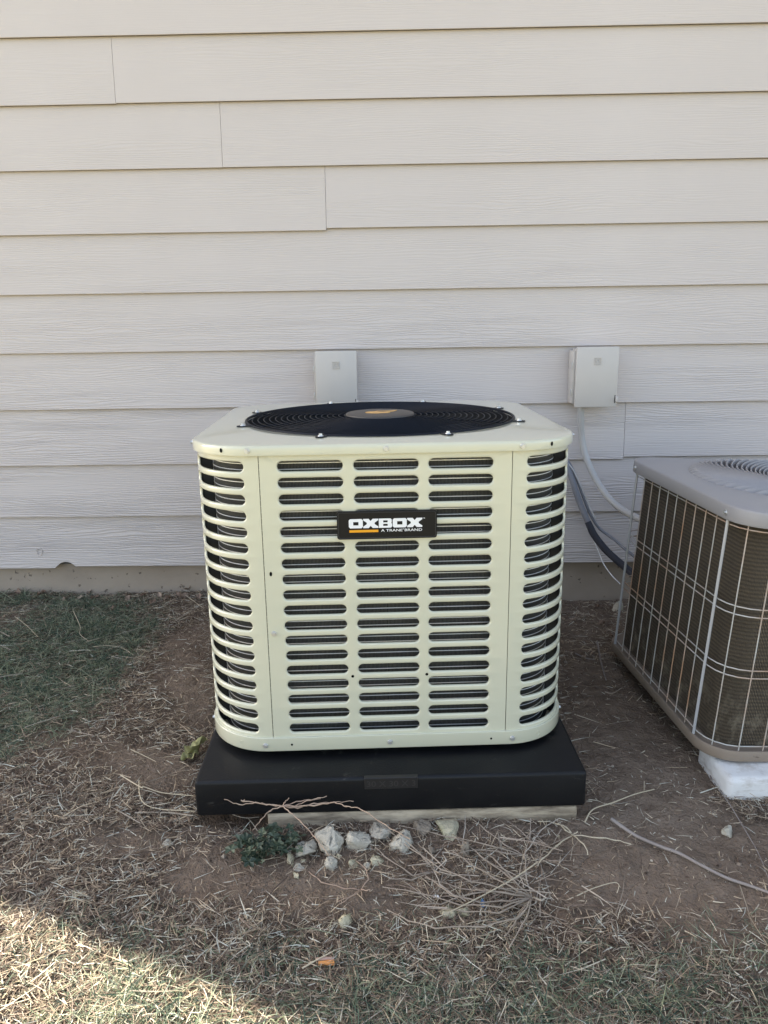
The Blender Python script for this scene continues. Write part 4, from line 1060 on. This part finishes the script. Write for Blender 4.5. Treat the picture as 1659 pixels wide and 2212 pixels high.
# density fields, painted as areas of the ground
G_A = poly([(-60, 1285), (120, 1287), (330, 1300), (345, 1345), (300, 1400), (250, 1480), (180, 1560), (90, 1610), (-60, 1660)])
G_B = poly([(-60, 1985), (120, 1985), (260, 1960), (380, 2040), (520, 2080), (700, 2085), (900, 2085), (1150, 2140), (1300, 2120), (1420, 2090), (1720, 2050), (1720, 2400), (-60, 2400)])
BARE = [poly(p) for p in (
    [(385, 1850), (470, 1830), (560, 1865), (700, 1880), (740, 1930), (690, 1955), (560, 1965), (440, 1960), (375, 1930)],
    [(1245, 1750), (1400, 1660), (1560, 1760), (1720, 1830), (1720, 1990), (1500, 2030), (1400, 1990), (1280, 1960), (1200, 1930), (1190, 1840)],
    [(1240, 1560), (1230, 1400), (1330, 1440), (1420, 1560), (1530, 1660), (1540, 1760), (1260, 1780)],
    [(170, 1790), (260, 1775), (390, 1800), (330, 1850), (220, 1850), (160, 1830)],
    [(340, 1380), (450, 1330), (455, 1560), (420, 1600), (330, 1480)],
    [(1170, 2070), (1260, 2080), (1270, 2160), (1180, 2150)],
    [(230, 1600), (400, 1620), (410, 1720), (300, 1720), (210, 1650)],
    [(1380, 1985), (1600, 1960), (1640, 2030), (1500, 2060), (1400, 2050)],
    [(700, 1900), (1000, 1940), (1080, 1990), (900, 2000), (760, 2000)])]
def softin(P, X, Y, j=.02):
    a = 0.0
    for k in range(3): a = a+inside(P, X+RNG.normal(0, j, X.shape), Y+RNG.normal(0, j, Y.shape))
    return a/3
UNDER = np.array([(-.40, -1.13), (.40, -1.11), (.36, -.36), (-.42, -.38)])
def scatter(n, dens):
    X = RNG.uniform(-1.55, 1.25, n); Y = RNG.uniform(-1.95, .005, n)
    keep = RNG.random(n) < dens(X, Y)
    keep &= ~inside(UNDER, X, Y); return X[keep], Y[keep]
def d_straw(X, Y):
    c = np.clip(.75+1.3*fbm(X, Y, 7, 40, 4), .12, 1.0)
    bare = np.zeros_like(X)
    for B in BARE: bare = np.maximum(bare, softin(B, X, Y))
    d = c*(1-.93*bare)
    d *= np.where(Y > -1.0, np.where(X > .38, .25, .75), 1.0)
    d *= 1-.55*inside(G_A, X, Y)
    d *= np.where((Y < -1.12) & (Y > -1.30) & (X > -.42), .4, 1.0)
    return d
def d_green(X, Y):
    n_ = fbm(X, Y, 5, 77, 4)
    a = softin(G_A, X, Y, .035)*np.clip(.85+2.0*n_, .2, 1); b_ = softin(G_B, X, Y, .05)*np.clip(.62+2.4*n_, .08, 1)
    return np.maximum(a, b_)
gx_, gy_ = GX.ravel(), GY.ravel(); RNG_keep = RNG
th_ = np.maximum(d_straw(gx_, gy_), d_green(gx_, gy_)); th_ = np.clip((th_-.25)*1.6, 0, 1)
at = ground.data.attributes.new('thatch_shade', 'FLOAT', 'POINT'); at.data.foreach_set('value', th_.astype(np.float32))
X, Y = scatter(330000, d_straw)
blades('straw_litter', X, Y, .024, .0016, .16, M['straw'], .22, .006, 'short dead grass clippings matted over the brown soil', 'dead grass')
X, Y = scatter(150000, lambda x, y: d_straw(x, y)*.6+.10)
blades('straw_litter', X, Y, .013, .0014, .25, M['straw'], .3, .003, 'fine dead grass crumbs scattered over the soil', 'dead grass')
X, Y = scatter(9000, lambda x, y: np.maximum(d_straw(x, y)*.6, .12))
blades('straw_litter', X, Y, .055, .0017, .10, M['straw'], .12, .012, 'longer dry straw pieces lying loose on the litter', 'dead grass')
X, Y = scatter(220000, d_green)
blades('green_grass', X, Y, .036, .0013, .42, M['grass'], .3, .004, 'thin patchy green lawn grass growing through the dead litter', 'grass')
TANG = poly([(900, 1850), (1000, 1830), (1200, 1800), (1250, 1880), (1200, 1960), (1080, 2010), (940, 1990), (880, 1930)])
def d_tang(X, Y): return np.where(inside(TANG, X, Y), 1.0, .018)
X, Y = scatter(9000, d_tang)
blades('broken_stems', X, Y, .085, .0019, .13, M['stem'], .10, .02, 'tangle of broken dry stems over the soil in front of the pad', 'dead stems')
X, Y = scatter(26000, lambda x, y: np.where(inside(TANG, x, y), 1.0, .0))
blades('broken_stems', X, Y, .035, .0012, .2, M['straw'], .3, .008, 'short fine dead stems matted under the dry weeds', 'dead stems')
def tufts(nt_, per, dens, spread):
    cx, cy = scatter(nt_, dens); k = RNG.integers(per//2, per*2, len(cx))
    return np.repeat(cx, k)+RNG.normal(0, spread, k.sum()), np.repeat(cy, k)+RNG.normal(0, spread, k.sum())
X, Y = tufts(1500, 26, lambda x, y: d_green(x, y)**1.5, .009)
blades('grass_tufts', X, Y, .042, .0016, .75, M['grass'], .35, .002, 'tufts of greener grass standing out of the dead litter', 'grass')
X, Y = tufts(900, 18, lambda x, y: d_straw(x, y)**2*.8, .011)
blades('dead_tufts', X, Y, .030, .0019, .55, M['straw'], .35, .002, 'clumps of dead grass rooted in the soil', 'dead grass')
# crumbs of soil: small deformed octahedra lying on the surface
X, Y = scatter(42000, lambda x, y: np.where(fbm(x, y, 9, 55, 3) > -.05, .9, .3))
nC_ = len(X); r_ = .0011*RNG.lognormal(0, .5, nC_); Zc = hfull(X, Y)+r_*.3
base = np.array([(1, 0, 0), (0, 1, 0), (-1, 0, 0), (0, -1, 0), (0, 0, 1), (0, 0, -1)], float)
VV = base[None]*(r_[:, None, None]*RNG.uniform(.6, 1.4, (nC_, 6, 1)))+RNG.normal(0, .25, (nC_, 6, 3))*r_[:, None, None]+np.stack([X, Y, Zc], 1)[:, None]
FF = (np.array([(0, 1, 4), (1, 2, 4), (2, 3, 4), (3, 0, 4), (1, 0, 5), (2, 1, 5), (3, 2, 5), (0, 3, 5)])[None]+(np.arange(nC_)*6)[:, None, None]).reshape(-1, 3)
tag(mesh('soil_crumbs', VV.reshape(-1, 3).tolist(), FF.tolist(), M['crumb']), 'small crumbs of soil and grit scattered over the bare ground', 'soil', None, 'stuff')
# lawn beyond the picture, so the place goes on
n = 60000; X = RNG.uniform(-6, 4, n); Y = -1.9-RNG.random(n)**1.5*5
blades('green_grass', X, Y, .05, .004, .6, M['grass'], .3, .004, 'lawn grass going on behind the viewer', 'grass')
